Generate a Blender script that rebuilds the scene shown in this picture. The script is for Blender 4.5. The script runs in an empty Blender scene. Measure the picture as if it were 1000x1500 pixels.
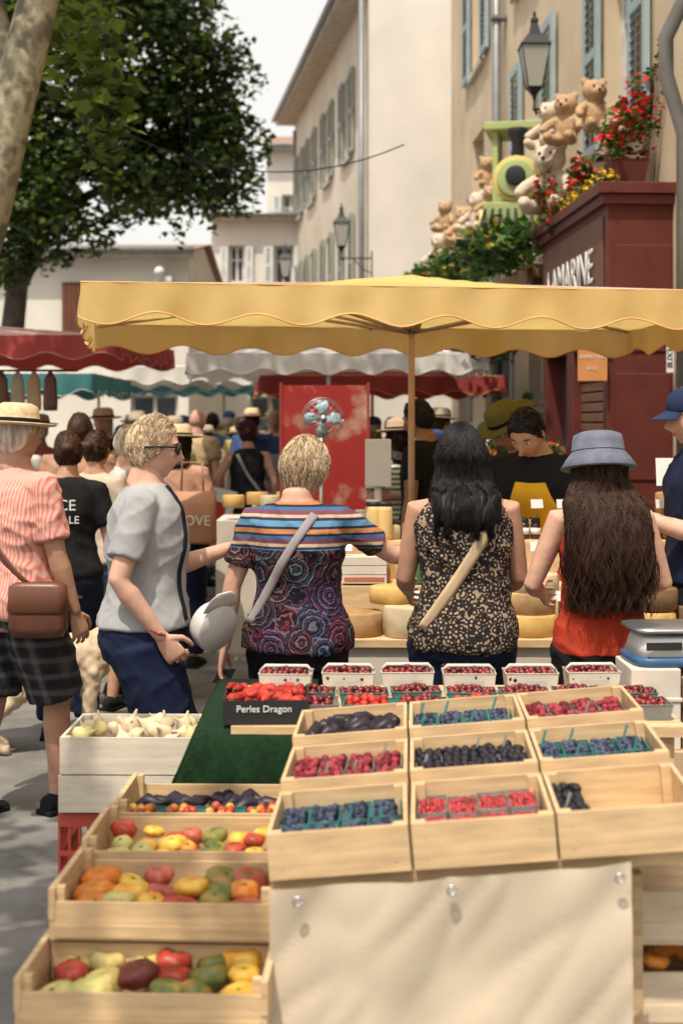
import bpy, math, random
from mathutils import Vector as V, Matrix, noise
from mathutils.bvhtree import BVHTree
R=random.Random(7); sc=bpy.context.scene; rad=math.radians; pi=math.pi
RX=lambda a:Matrix.Rotation(rad(a),4,'X'); RY=lambda a:Matrix.Rotation(rad(a),4,'Y'); RZ=lambda a:Matrix.Rotation(rad(a),4,'Z')
T=lambda x,y,z=0:Matrix.Translation((x,y,z))
# ---------------------------------------------------------------- materials
MATS={}
def mat(name,col=(.5,.5,.5),rough=.7,var=.18,vs=6,bump=.2,bs=80,tr=0,spec=.3,col2=None,metal=0,st=(1,1,1),pat=None,island=False,bd=.004,sss=0):
    if name in MATS: return MATS[name]
    m=bpy.data.materials.new(name); m.use_nodes=True; N=m.node_tree.nodes; L=m.node_tree.links
    b=N['Principled BSDF']; b.inputs['Roughness'].default_value=rough; b.inputs['Specular IOR Level'].default_value=spec; b.inputs['Metallic'].default_value=metal
    if sss: b.inputs['Subsurface Weight'].default_value=sss; b.inputs['Subsurface Radius'].default_value=(.012,.005,.003); b.inputs['Subsurface Scale'].default_value=1
    tc=N.new('ShaderNodeTexCoord'); mp=N.new('ShaderNodeMapping'); mp.inputs['Scale'].default_value=st
    L.new(tc.outputs['Object'],mp.inputs['Vector'])
    if pat: cs=pat(N,L,mp.outputs['Vector'])
    else:
        nz=N.new('ShaderNodeTexNoise'); nz.inputs['Scale'].default_value=vs; nz.inputs['Detail'].default_value=5
        L.new(mp.outputs['Vector'],nz.inputs['Vector'])
        rp=N.new('ShaderNodeValToRGB'); a=[c*(1-var) for c in col]; c2=col2 or [min(1,c*(1+var)) for c in col]
        rp.color_ramp.elements[0].position=.3; rp.color_ramp.elements[1].position=.7
        rp.color_ramp.elements[0].color=(*a,1); rp.color_ramp.elements[1].color=(*c2,1)
        if island:
            g=N.new('ShaderNodeNewGeometry'); ad=N.new('ShaderNodeMath'); ad.operation='ADD'; ml=N.new('ShaderNodeMath'); ml.operation='MULTIPLY_ADD'
            ml.inputs[1].default_value=.8; ml.inputs[2].default_value=-.4
            L.new(g.outputs['Random Per Island'],ml.inputs[0]); L.new(ml.outputs[0],ad.inputs[0]); L.new(nz.outputs['Fac'],ad.inputs[1]); L.new(ad.outputs[0],rp.inputs['Fac'])
        else: L.new(nz.outputs['Fac'],rp.inputs['Fac'])
        cs=rp.outputs['Color']
    L.new(cs,b.inputs['Base Color'])
    if bump:
        n2=N.new('ShaderNodeTexNoise'); n2.inputs['Scale'].default_value=bs; n2.inputs['Detail'].default_value=4; L.new(mp.outputs['Vector'],n2.inputs['Vector'])
        bp=N.new('ShaderNodeBump'); bp.inputs['Strength'].default_value=bump; bp.inputs['Distance'].default_value=bd
        L.new(n2.outputs['Fac'],bp.inputs['Height']); L.new(bp.outputs['Normal'],b.inputs['Normal'])
    if tr:
        t=N.new('ShaderNodeBsdfTranslucent'); L.new(cs,t.inputs['Color']); mx=N.new('ShaderNodeMixShader'); mx.inputs[0].default_value=tr
        L.new(b.outputs[0],mx.inputs[1]); L.new(t.outputs[0],mx.inputs[2]); L.new(mx.outputs[0],N['Material Output'].inputs['Surface'])
    MATS[name]=m; return m
def ramp(N,L,src,els,const=False):
    r=N.new('ShaderNodeValToRGB'); cr=r.color_ramp
    if const: cr.interpolation='CONSTANT'
    while len(cr.elements)<len(els): cr.elements.new(.5)
    for e,(p,c) in zip(cr.elements,els): e.position=p; e.color=(*c,1)
    L.new(src,r.inputs['Fac']); return r.outputs['Color']
def mixc(N,L,f,a,b,mode='MIX'):
    m=N.new('ShaderNodeMix'); m.data_type='RGBA'; m.blend_type=mode
    (L.new(f,m.inputs[0]) if not isinstance(f,(int,float)) else setattr(m.inputs[0],'default_value',f))
    for s,i in ((a,6),(b,7)):
        if isinstance(s,tuple): m.inputs[i].default_value=(*s,1)
        else: L.new(s,m.inputs[i])
    return m.outputs[2]
def wave(N,L,vec,sc_,d='X',dist=0,prof='SIN'):
    w=N.new('ShaderNodeTexWave'); w.bands_direction=d; w.wave_profile=prof; w.inputs['Scale'].default_value=sc_; w.inputs['Distortion'].default_value=dist; L.new(vec,w.inputs['Vector']); return w.outputs['Fac']
def p_swirl(N,L,v):
    vo=N.new('ShaderNodeTexVoronoi'); vo.inputs['Scale'].default_value=9; L.new(v,vo.inputs['Vector'])
    nz=N.new('ShaderNodeTexNoise'); nz.inputs['Scale'].default_value=60; L.new(v,nz.inputs['Vector'])
    ml=N.new('ShaderNodeMath'); ml.operation='MULTIPLY_ADD'; ml.inputs[1].default_value=5; L.new(vo.outputs['Distance'],ml.inputs[0]); L.new(nz.outputs['Fac'],ml.inputs[2])
    fr=N.new('ShaderNodeMath'); fr.operation='FRACT'; L.new(ml.outputs[0],fr.inputs[0])
    c=ramp(N,L,fr.outputs[0],[(0,(.012,.010,.022)),(.35,(.18,.04,.05)),(.48,(.015,.014,.035)),(.72,(.09,.14,.20)),(.84,(.26,.12,.05)),(.93,(.012,.010,.022))],True)
    c2=mixc(N,L,.55,c,vo.outputs['Color'],'MULTIPLY')
    sx=N.new('ShaderNodeSeparateXYZ'); L.new(v,sx.inputs[0])
    m2=N.new('ShaderNodeMath'); m2.operation='MULTIPLY'; m2.inputs[1].default_value=9; L.new(sx.outputs['Z'],m2.inputs[0]); f2=N.new('ShaderNodeMath'); f2.operation='FRACT'; L.new(m2.outputs[0],f2.inputs[0])
    st=ramp(N,L,f2.outputs[0],[(0,(.38,.16,.06)),(.16,(.02,.02,.05)),(.25,(.09,.21,.30)),(.45,(.03,.03,.07)),(.55,(.44,.32,.21)),(.66,(.15,.05,.07)),(.8,(.05,.10,.20)),(.92,(.02,.02,.04))],True)
    gt=N.new('ShaderNodeMath'); gt.operation='GREATER_THAN'; gt.inputs[1].default_value=1.27; L.new(sx.outputs['Z'],gt.inputs[0])
    return mixc(N,L,gt.outputs[0],c2,st)
def p_leop(N,L,v):
    vo=N.new('ShaderNodeTexVoronoi'); vo.inputs['Scale'].default_value=56; L.new(v,vo.inputs['Vector'])
    return ramp(N,L,vo.outputs['Distance'],[(0,(.34,.25,.17)),(.24,(.30,.21,.14)),(.30,(.02,.016,.016)),(.66,(.025,.02,.02)),(.70,(.28,.21,.14))],True)
def p_pink(N,L,v):
    a=wave(N,L,v,24,dist=.3); return ramp(N,L,a,[(0,(.54,.18,.14)),(.35,(.62,.27,.21)),(.85,(.66,.37,.30))])
def p_plaid(N,L,v):
    a=ramp(N,L,wave(N,L,v,4.5,'X'),[(0,(.02,.02,.022)),(.6,(.03,.03,.035)),(.9,(.12,.11,.105))]); b=ramp(N,L,wave(N,L,v,4.5,'Z'),[(0,(.02,.02,.022)),(.6,(.03,.03,.035)),(.9,(.12,.11,.105))])
    return mixc(N,L,.5,a,b)
def p_stripe(N,L,v): return ramp(N,L,wave(N,L,v,9,'Z'),[(0,(.6,.58,.53)),(.5,(.10,.14,.12))],True)
def p_bark(N,L,v):
    vo=N.new('ShaderNodeTexNoise'); vo.inputs['Scale'].default_value=5; vo.inputs['Detail'].default_value=3; L.new(v,vo.inputs['Vector'])
    return ramp(N,L,vo.outputs['Fac'],[(0,(.10,.08,.055)),(.42,(.2,.17,.11)),(.5,(.34,.30,.2)),(.6,(.14,.12,.08))],False)
def p_tile(N,L,v): return ramp(N,L,wave(N,L,v,4,'X'),[(0,(.12,.06,.04)),(1,(.42,.25,.17))])
def p_food(N,L,v):
    n=N.new('ShaderNodeTexNoise'); n.inputs['Scale'].default_value=6; n.inputs['Detail'].default_value=3; L.new(v,n.inputs['Vector'])
    return ramp(N,L,n.outputs['Fac'],[(0,(.22,.015,.015)),(.52,(.28,.022,.018)),(.6,(.32,.12,.08)),(.75,(.42,.28,.2))])
def p_heir(c1,c2,c3):
    def f(N,L,v):
        n=N.new('ShaderNodeTexNoise'); n.inputs['Scale'].default_value=20; n.inputs['Detail'].default_value=4; L.new(v,n.inputs['Vector']); return ramp(N,L,n.outputs['Fac'],[(.3,c1),(.5,c2),(.68,c3)])
    return f
WOOD=mat('crate_wood',(.56,.385,.21),.65,.2,3,.3,60,st=(2,18,18),spec=.2,tr=0)
WOODL=mat('pale_crate_wood',(.60,.48,.33),.65,.15,3,.3,60,st=(2,18,18),spec=.2)
BLACK=mat('black_metal',(.02,.02,.022),.5,.1)
STEEL=mat('steel',(.45,.45,.45),.35,.1,metal=.9,bump=0)
WHITE=mat('white_plastic',(.68,.67,.64),.45,.05,bump=0)
CARD=mat('cardboard',(.42,.29,.17),.8,.1)
GLASS=mat('window_glass',(.05,.06,.07),.12,.1,bump=0,spec=.6)
NAVY=mat('navy_cloth',(.010,.015,.038),.9,.2,bs=250,spec=.15); BLK=mat('black_cloth',(.012,.012,.014),.9,.2,bs=250,spec=.15)
GREY=mat('grey_jersey',(.31,.305,.30),.95,.08,bs=300,bump=.3,spec=.1)
SK=[mat('skin',(.54,.31,.22),.58,.12,25,.2,160,spec=.25,sss=.2),mat('skin_tan',(.44,.24,.155),.58,.12,25,.2,160,spec=.25,sss=.2),mat('skin_brown',(.29,.155,.10),.55,.10,25,.2,160,spec=.25,sss=.15)]
LIP=mat('lips',(.40,.13,.11),.4,.1,bump=0)
EYEW=mat('eye_white',(.75,.73,.7),.2,.02,bump=0); IRIS=mat('iris',(.05,.035,.02),.15,.1,bump=0)
HB=mat('black_hair',(.008,.006,.006),.52,.4,60,.3,200,st=(1,1,.15),spec=.22,island=True); HBR=mat('brown_hair',(.020,.010,.006),.55,.35,60,.3,200,st=(1,1,.15),spec=.2,col2=(.060,.027,.014),island=True)
HBL=mat('blonde_hair',(.36,.235,.12),.55,.4,60,.3,200,st=(1,1,.15),spec=.25,col2=(.70,.53,.34),island=True); HGR=mat('grey_hair',(.36,.29,.21),.55,.3,60,.3,200,st=(1,1,.15),col2=(.66,.57,.46),island=True)
STRAW=mat('straw',(.54,.41,.24),.8,.2,40,.5,150)
# ---------------------------------------------------------------- mesh builder
class MB:
    def __init__(s): s.v=[];s.f=[];s.m=[];s.s=[]
    def add(s,vs,fs,mi=0,sm=True,M=None):
        o=len(s.v)
        if M is not None: vs=[M@V(p) for p in vs]
        s.v+=[tuple(p) for p in vs]; s.f+=[tuple(i+o for i in f) for f in fs]; s.m+=[mi]*len(fs); s.s+=[sm]*len(fs)
    def box(s,a,b,mi=0,M=None):
        x,y,z=a;X,Y,Z=b
        s.add([(x,y,z),(X,y,z),(X,Y,z),(x,Y,z),(x,y,Z),(X,y,Z),(X,Y,Z),(x,Y,Z)],[(3,2,1,0),(4,5,6,7),(0,1,5,4),(1,2,6,5),(2,3,7,6),(3,0,4,7)],mi,False,M)
    def loft(s,rings,mi=0,n=14,p=1.0,M=None,sm=True,caps=True):
        vs=[];fs=[];k=len(rings)
        for c,a,b in rings:
            for j in range(n):
                t=2*pi*j/n; ct,st=math.cos(t),math.sin(t)
                if p!=1: ct=math.copysign(abs(ct)**p,ct); st=math.copysign(abs(st)**p,st)
                vs.append(c+a*ct+b*st)
        for i in range(k-1):
            for j in range(n): j2=(j+1)%n; fs.append((i*n+j,i*n+j2,(i+1)*n+j2,(i+1)*n+j))
        if caps:
            vs+= [rings[0][0],rings[-1][0]]; a=k*n
            for j in range(n): j2=(j+1)%n; fs+=[(a,j2,j),(a+1,(k-1)*n+j,(k-1)*n+j2)]
        s.add(vs,fs,mi,sm,M)
    def tube(s,pts,r,mi=0,n=8,rnd=False,M=None,sm=True):
        pts=[V(p) for p in pts]; r=list(r) if hasattr(r,'__len__') else [r]*len(pts)
        if rnd:
            d0=(pts[0]-pts[1]).normalized(); d1=(pts[-1]-pts[-2]).normalized()
            pts=[pts[0]+d0*r[0]*.8,pts[0]+d0*r[0]*.45]+pts+[pts[-1]+d1*r[-1]*.45,pts[-1]+d1*r[-1]*.8]; r=[r[0]*.45,r[0]*.85]+r+[r[-1]*.85,r[-1]*.45]
        rings=[];a=None
        for i,p in enumerate(pts):
            d=(pts[min(i+1,len(pts)-1)]-pts[max(i-1,0)]).normalized()
            if a is None: a=d.orthogonal().normalized()
            a=(a-d*a.dot(d)).normalized(); rings.append((p,a*r[i],d.cross(a)*r[i]))
        s.loft(rings,mi,n,M=M,sm=sm)
    def ell(s,c,r,mi=0,nu=12,nv=8,M=None,jit=0):
        if not hasattr(r,'__len__'): r=(r,r,r)
        vs=[(c[0],c[1],c[2]+r[2])];fs=[]
        for i in range(1,nv):
            th=pi*i/nv
            for j in range(nu):
                k=1+jit*(R.random()-.5); ph=2*pi*j/nu; vs.append((c[0]+r[0]*k*math.sin(th)*math.cos(ph),c[1]+r[1]*k*math.sin(th)*math.sin(ph),c[2]+r[2]*k*math.cos(th)))
        vs.append((c[0],c[1],c[2]-r[2])); e=len(vs)-1
        for j in range(nu):
            j2=(j+1)%nu; fs.append((0,1+j,1+j2)); fs.append((e,e-nu+j2,e-nu+j))
            for i in range(nv-2): a=1+i*nu; fs.append((a+j,a+nu+j,a+nu+j2,a+j2))
        s.add(vs,fs,mi,True,M)
    def lathe(s,prof,mi=0,n=20,M=None,c=(0,0,0),sm=True):
        s.loft([(V((c[0],c[1],c[2]+z)),V((r,0,0)),V((0,r,0))) for r,z in prof],mi,n,M=M,sm=sm,caps=True)
    def obj(s,name,mats,parent=None,M=None,bevel=0,solid=0):
        me=bpy.data.meshes.new(name); me.from_pydata(s.v,[],s.f); 
        for m in mats: me.materials.append(m)
        if s.f: me.polygons.foreach_set('material_index',s.m); me.polygons.foreach_set('use_smooth',s.s)
        me.update(); o=bpy.data.objects.new(name,me); sc.collection.objects.link(o)
        if parent: o.parent=parent
        if M is not None: o.matrix_local=M
        if bevel: b=o.modifiers.new('b','BEVEL'); b.width=bevel; b.segments=2; b.limit_method='ANGLE'
        if solid: b=o.modifiers.new('s','SOLIDIFY'); b.thickness=solid
        return o
def empty(name,M=None):
    o=bpy.data.objects.new(name,None); sc.collection.objects.link(o); o.empty_display_size=.1
    if M is not None: o.matrix_world=M
    return o
def remesh(mb,vox,it=3,disp=None):
    o=mb.obj('tmp',[]); md=o.modifiers.new('r','REMESH'); md.mode='VOXEL'; md.voxel_size=vox
    if it: s=o.modifiers.new('s','SMOOTH'); s.factor=.5; s.iterations=it
    dg=bpy.context.evaluated_depsgraph_get(); me=bpy.data.meshes.new_from_object(o.evaluated_get(dg)); 
    vs=[v.co.copy() for v in me.vertices]
    if disp:
        for i,v in enumerate(me.vertices): vs[i]+=v.normal*disp(v.co)
    fs=[tuple(p.vertices) for p in me.polygons]; bpy.data.objects.remove(o); bpy.data.meshes.remove(me); return vs,fs
def text(s,size,m,M,parent=None,name='lettering',ext=.001):
    cu=bpy.data.curves.new(name,'FONT'); cu.body=s; cu.size=size; cu.extrude=ext; cu.align_x='CENTER'; cu.align_y='CENTER'; cu.materials.append(m)
    o=bpy.data.objects.new(name,cu); sc.collection.objects.link(o)
    if parent: o.parent=parent
    o.matrix_local=M; return o
def interp(x,xs,ys):
    if x<=xs[0]: return ys[0]
    for i in range(len(xs)-1):
        if x<=xs[i+1]: t=(x-xs[i])/(xs[i+1]-xs[i]); return ys[i]+(ys[i+1]-ys[i])*t
    return ys[-1]
sst=lambda a,b,x:(lambda t:t*t*(3-2*t))(max(0,min(1,(x-a)/(b-a))))
# ---------------------------------------------------------------- people
def ik(a,c,l1,l2,pole):
    d=c-a; D=min(d.length,(l1+l2)*.995); dn=d.normalized(); c=a+dn*D
    x=(l1*l1-l2*l2+D*D)/(2*D); h=math.sqrt(max(0,l1*l1-x*x)); p=V(pole)-dn*V(pole).dot(dn); p.normalize(); return a+dn*x+p*h,c
def hand(mb,wp,d,pn,side,curl=.5):
    d=d.normalized(); pn=(pn-d*pn.dot(d)).normalized(); t=d.cross(pn)*side
    mb.loft([(wp+d*a,t*b,pn*c) for a,b,c in ((-.02,.024,.019),(0,.026,.018),(.03,.035,.016),(.07,.041,.014),(.092,.040,.012),(.1,.034,.008))],n=12)
    for i,l in enumerate((.068,.076,.071,.056)):
        p=wp+d*(.085-.004*abs(i-1.2))+t*(.030-i*.0205); a=0; pts=[p]; spread=t*(.06*(1.5-i))
        for fr,k in ((.45,.5),(.3,1.0),(.25,.8)):
            a+=curl*k; q=(d+spread).normalized()*math.cos(a)+pn*math.sin(a); p=p+q*l*fr; pts.append(p)
        mb.tube(pts,[.0095,.0088,.008,.0068],n=7,rnd=True)
    b=wp+d*.025+t*.026; b2=b+(d*.6+t*.7+pn*.3).normalized()*.042; b3=b2+(d*.9+t*.25+pn*.35).normalized()*.03; b4=b3+(d*.9+pn*.5).normalized()*.022
    mb.tube([b,b2,b3,b4],[.014,.0115,.0098,.008],n=7,rnd=True)
def hgrid(nu,nv,f):
    vs=[];fs=[]
    for i in range(nv+1):
        th=pi*(i+.001)/(nv+.002)
        for j in range(nu):
            u=2*j/nu-1; ph=pi/2+pi*math.copysign(abs(u)**1.5,u)
            vs.append(f(V((math.sin(th)*math.cos(ph),math.sin(th)*math.sin(ph),math.cos(th)))))
    for i in range(nv):
        for j in range(nu): j2=(j+1)%nu; fs.append((i*nu+j,(i+1)*nu+j,(i+1)*nu+j2,i*nu+j2))
    return vs,fs
def hsurf(d,face=True):
    x,y,z=.073*d.x,.094*d.y,.116*d.z
    if d.z<0:
        x*=1-.34*(-d.z)**1.6
        if d.y<0: y*=1-.5*(-d.z)**1.3
    if d.y>0: y*=1-.06*d.z*d.z
    if face and d.y>0:
        g=lambda cx,cz,sx,sz:math.exp(-((abs(x)-cx)/sx)**2-((z-cz)/sz)**2)
        y+=.022*g(0,-.026,.011,.013)+.012*g(0,-.005,.008,.02)-.011*g(.031,.010,.014,.011)+.005*g(.03,.030,.02,.007)+.007*g(0,-.060,.02,.009)-.003*g(0,-.0605,.02,.002)+.010*g(0,-.098,.022,.014)+.004*g(.045,-.02,.015,.015)
    return V((x,y,z))
def hmask(d,low): 
    th=interp(d.y,[-1,-.2,.25,.75,1],[-.75-low*.15,-.5-low*.4,-.15-low*.5,.48,.55]); return sst(-.04,.1,d.z-th)
def person(name,x,y,hd,H=1.7,w=1,fem=0,lean=0,tw=0,rh=(.25,.03,.83),lh=(-.25,.03,.83),rp=(.4,-1,0),lp=(-.4,-1,0),rn=None,ln=None,feet=((.1,.04),(-.1,-.04)),hy=0,hp=0,
           skin=0,top=None,sl=.6,hem=.90,neck=1.455,loose=.018,bot=None,blen=.1,bl=.02,shoes=None,hair=('short',None),hat=None,lod=2,curl=.45,rc=None,strand=None,glasses=0,belly=0,apron=None,fold_=1):
    rt=empty(name,T(x,y)@RZ(hd)@Matrix.Scale(H/1.7,4)); S=SK[skin]; top=top or GREY; bot=bot or NAVY; hm=hair[1] or HBR
    if strand is None and lod==1 and hair[0]!='bald': strand=(420,.12,.0026)
    vox=[.009,.014,.02][lod]; sh=.165 if fem else .182; ww=w
    Z=[.78,.86,.94,1.04,1.14,1.24,1.33,1.39,1.425,1.46,1.5]
    A=[.135,.172,.172,.14,.135,.15,.158,.145,.105,.062,.055] if fem else [.13,.162,.162,.152,.155,.168,.175,.16,.115,.066,.058]
    B=[.10,.125,.12,.10,.10,.118,.108,.09,.072,.06,.055] if fem else [.10,.118,.118,.112,.112,.12,.115,.095,.076,.062,.058]
    P0=V((0,0,.93))
    def fr(z): t=sst(.93,1.3,z); return RZ(tw*t)@RX(-lean*t)
    def sp(q): q=V(q); return P0+fr(q.z)@(q-P0)
    def ring(z,off):
        a=interp(z,Z,A);b=interp(z,Z,B); k=ww if z<1.38 else 1+(ww-1)*.4; F=fr(z); yo=.02*sst(.9,1.1,z)*belly
        return (P0+F@(V((0,yo,z))-P0),F@V((a*k+off,0,0)),F@V((0,b*k*(1+.12*belly*(z<1.25))+off,0)))
    mb=MB(); mb.loft([ring(z,0) for z in Z],n=20,p=.88)
    ch=fr(1.4); hr=RZ(tw+hy)@RX(-hp); nb=sp((0,-.01,1.44)); C=sp((0,.015,1.49))+hr@V((0,.012,.095))
    mb.tube([nb,(nb+C)/2+V((0,-.004,0)),C-hr@V((0,.012,.03))],[.06,.054,.056],n=14)
    SR,SL=sp((sh*ww**.5,-.005,1.385)),sp((-sh*ww**.5,-.005,1.385)); k=ww**.5*(.92 if fem else 1)
    arms=[]
    for s0,t,pl,side,pn in ((SR,rh,rp,1,rn),(SL,lh,lp,-1,ln)):
        e,wr=ik(s0,V(t),.285,.255,pl); arms.append((s0,e,wr,side,pn))
        fe=e+(wr-e)*.25; mb.tube([s0+ch@V((-side*.05,0,.0)),s0,s0+(e-s0)*.5,e,fe,e+(wr-e)*.6,wr],[.045*k,.056*k,.049*k,.039*k,.042*k,.034*k,.026*k],n=12,rnd=True)
        if lod==1: hand(mb,wr,wr-e,V(pn) if pn else V((-side,0.15,0)),side,curl)
    legs=[]
    for (fx,fy),side in zip(feet,(1,-1)):
        h0=V((side*.092*ww,0,.88)); kn,an=ik(h0,V((fx,fy,.085)),.42,.40,(0,1,0)); legs.append((h0,kn,an))
        mb.tube([h0,h0+(kn-h0)*.5,kn,kn+(an-kn)*.3,kn+(an-kn)*.65,an],[.09*ww,.078*ww**.5,.055,.056*ww**.5,.043,.036],n=12)
        mb.loft([(an+V((0,a,b)),V((c,0,0)),V((0,0,d))) for a,b,c,d in ((-.065,-.055,.02,.02),(-.05,-.045,.032,.035),(.0,-.04,.036,.042),(.07,-.055,.042,.028),(.14,-.062,.045,.018),(.18,-.066,.03,.01))],n=10)
    if fem:
        for sx in (-1,1): mb.ell(sp((sx*.065,.085,1.25)),(.06,.055,.06))
    vs,fs=remesh(mb,vox,3); body=MB(); body.add(vs,fs)
    if lod!=1:
        hb=MB()
        for i,(s0,e,wr,side,pn) in enumerate(arms): hand(hb,wr,wr-e,V(pn) if pn else V((-side,.15,0)),side,rc if (rc is not None and side==1) else curl)
        if lod==0: vs,fs=remesh(hb,.0042,2); body.add(vs,fs)
        else: body.add(hb.v,hb.f)
    HM=Matrix.Translation(C)@hr; nu,nv=((72,46),(48,30),(28,18))[lod]
    vs,fs=hgrid(nu,nv,lambda d:HM@hsurf(d)); body.add(vs,fs,0)
    for i,f in enumerate(fs):
        c=HM.inverted()@((vs[f[0]]+vs[f[2]])/2)
        if c.y>.075 and abs(c.z+.060)<.0085 and abs(c.x)<.023: body.m[len(body.m)-len(fs)+i]=1
    for sx in (-1,1):
        body.ell((0,0,0),(.008,.019,.031),0,10,8,HM@T(sx*.073,-.006,-.006)@RZ(sx*-18)@RX(-12)); body.ell((0,0,0),(.006,.011,.014),0,8,6,HM@T(sx*.076,-.002,-.02))
        body.ell((sx*.031,.071,.010),(.0125,.011,.0105),2,10,8,HM); body.ell((sx*.031,.0795,.010),(.0052,.004,.0052),3,8,6,HM)
        body.tube([(sx*.014,.086,.029),(sx*.032,.087,.034),(sx*.05,.073,.028)],[.002,.003,.0015],4,5,M=HM)
        body.tube([(sx*.018,.079,.014),(sx*.031,.0838,.0195),(sx*.045,.072,.013)],.0022,0,5,M=HM)
    if glasses:
        for sx in (-1,1):
            body.ell((sx*.034,.094,.010),(.031,.008,.024),5,14,8,HM); body.tube([(sx*.060,.085,.016),(sx*.086,.02,.013),(sx*.084,-.03,.006)],.0035,5,5,M=HM)
    body.obj('body',[S,LIP,EYEW,IRIS,hm,BLACK],rt)
    # clothes
    amp=(.009 if lod<2 else .006)*fold_; sd=R.random()*50
    def fold(c):
        n1=noise.noise(V((c.x*6+sd,c.y*6,c.z*5))); r1=1-abs(noise.noise(V((c.x*7+c.z*8+sd,c.y*7-c.z*4,c.z*5+9)))); r2=1-abs(noise.noise(V((c.x*15-c.z*9+sd,c.y*15+c.z*8,c.z*6+3))))
        return amp*(n1+.9*r1**5+.4*r2**6-.35)
    mb=MB(); zs=[hem+(neck-hem)*i/13 for i in range(14)]; rg=[ring(z,loose+(.012*sst(1.1,.95,z) if sl>0 else .004)) for z in zs]
    rg[-1]=ring(neck,.006); mb.loft(rg,n=24,p=.88)
    if sl>0:
        for s0,e,wr,side,pn in arms:
            pts=[s0+ch@V((-side*.06,0,.0)),s0]; rr=[.05*k+.008,.056*k+.010]
            if sl<=1: pts+=[s0+(e-s0)*sl*.5,s0+(e-s0)*sl]; rr+=[.052*k+.012,.049*k+.018]
            else: q=e+(wr-e)*(sl-1); pts+=[s0+(e-s0)*.5,e,(e+q)/2,q]; rr+=[.053*k+.012,.042*k+.014,.04*k+.013,.034*k+.010]
            mb.tube(pts,rr,n=14)
    if fem:
        for sx in (-1,1): mb.ell(sp((sx*.065,.09,1.25)),(.068,.06,.068))
    vs,fs=remesh(mb,vox,4 if lod<2 else 2,fold); tb=MB(); tb.add(vs,fs); tb.obj('top',[top],rt); bvh=BVHTree.FromPolygons(vs,fs)
    mb=MB(); mb.loft([ring(z,bl*.6 if z<1 else .006) for z in (.80,.86,.92,.98,1.02)],n=20,p=.88)
    for h0,kn,an in legs:
        if blen>kn.z: q=h0+(kn-h0)*((h0.z-blen)/(h0.z-kn.z)); pts=[h0,(h0+q)/2,q]; rr=[.092*ww+bl,.085*ww+bl,.072*ww+bl+.008]
        else: q=kn+(an-kn)*((kn.z-blen)/(kn.z-an.z)); pts=[h0,h0+(kn-h0)*.5,kn,(kn+q)/2,q]; rr=[.092*ww+bl*.7,.082*ww+bl*.8,.062+bl*.8,.056+bl,.046+bl*1.2]
        mb.tube(pts,rr,n=14)
    vs,fs=remesh(mb,vox,3,fold); tb=MB(); tb.add(vs,fs); tb.obj('bottoms',[bot],rt)
    sm=shoes or BLK; mb=MB()
    for h0,kn,an in legs:
        mb.loft([(an+V((0,a,b)),V((c,0,0)),V((0,0,d))) for a,b,c,d in ((-.08,-.055,.02,.02),(-.065,-.045,.038,.04),(.0,-.038,.044,.05),(.07,-.052,.05,.034),(.15,-.06,.052,.024),(.2,-.066,.035,.016))],n=12)
        mb.box((an.x-.048,an.y-.08,.0),(an.x+.048,an.y+.19,.022),1)
    mb.obj('shoes',[sm,WHITE if shoes else BLK],rt,bevel=.008)
    if apron:
        ab=MB(); gv=[];gf=[]
        for i in range(13):
            for j in range(9):
                z=.62+.74*i/12; X=(j/8-.5)*(.34 if z<1.08 else .34-.20*(z-1.08)/.28); o=sp((X,.6,z)); dr=-(fr(z)@V((0,1,0))); h=bvh.ray_cast(o,dr)
                gv.append((h[0]-dr*.012) if h[0] and z>.92 else sp((X,.17-abs(X)*.25,z)))
        for i in range(12):
            for j in range(8): a=i*9+j; gf.append((a,a+1,a+10,a+9))
        ab.add(gv,gf); ab.obj('apron',[apron],rt,solid=.004)
    # hair
    kind=hair[0]; ln=hair[2] if len(hair)>2 else 0; HW=hair[3] if len(hair)>3 else .11
    if kind!='bald':
        low=0 if kind in('short','bun') else 1; thk={'short':.010,'bob':.014,'long':.015,'bun':.010}[kind]; hb=MB()
        def hf(d):
            m=hmask(d,low); p=hsurf(d,False); n1=noise.noise(V((d.x*9+sd,d.y*9,d.z*5)))*.4+noise.noise(V((d.x*26+sd,d.y*26,d.z*9)))*.35
            return HM@(p*(1+(thk*(1+n1)*m-.012*(1-m))/.09)+V((0,-.004*m,0)))
        vs,fs=hgrid(nu,nv,hf); hb.add(vs,fs)
        if kind=='bun': hb.ell(HM@V((0,-.11,.03)),(.035,.035,.032),0,14,10,jit=.12)
        hb2=None
        if kind=='long' or (kind=='bob' and lod>0):
            bb=MB(); ps=[C+hr@V((0,-.02,.03)),C+hr@V((0,-.026,-.03)),C+V((0,-.036,-.09))]; ra=[(.070,.084),(.082,.078),(.5*.084+.5*HW,.062)]
            zend=C.z-ln; zz=nb.z+.0
            yb=lambda z:-interp(z,[1.15,1.30,1.38,1.45],[.115,.118,.095,.062])*ww-.012
            while zz>zend: 
                f=(zz-zend)/max(.01,(nb.z-zend)); ps.append(sp((nb.x,yb(zz),zz))); ra.append((HW*(1-.25*(1-min(1,f*2))),.030+.02*min(1,f*2))); zz-=.05
            ps.append(ps[-1]+V((0,.0,-.05))); ra.append((HW*.35,.010))
            bb.loft([(p,V((a,0,0)),V((0,b,0))) for p,(a,b) in zip(ps,ra)],n=22)
            vs,fs=remesh(bb,max(.008,vox*.8),3,lambda c:.010*noise.noise(V((c.x*38+sd+math.sin(c.z*25)*.8,c.y*30,c.z*6)))); hb.add(vs,fs); hb2=BVHTree.FromPolygons(vs,fs)
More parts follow.
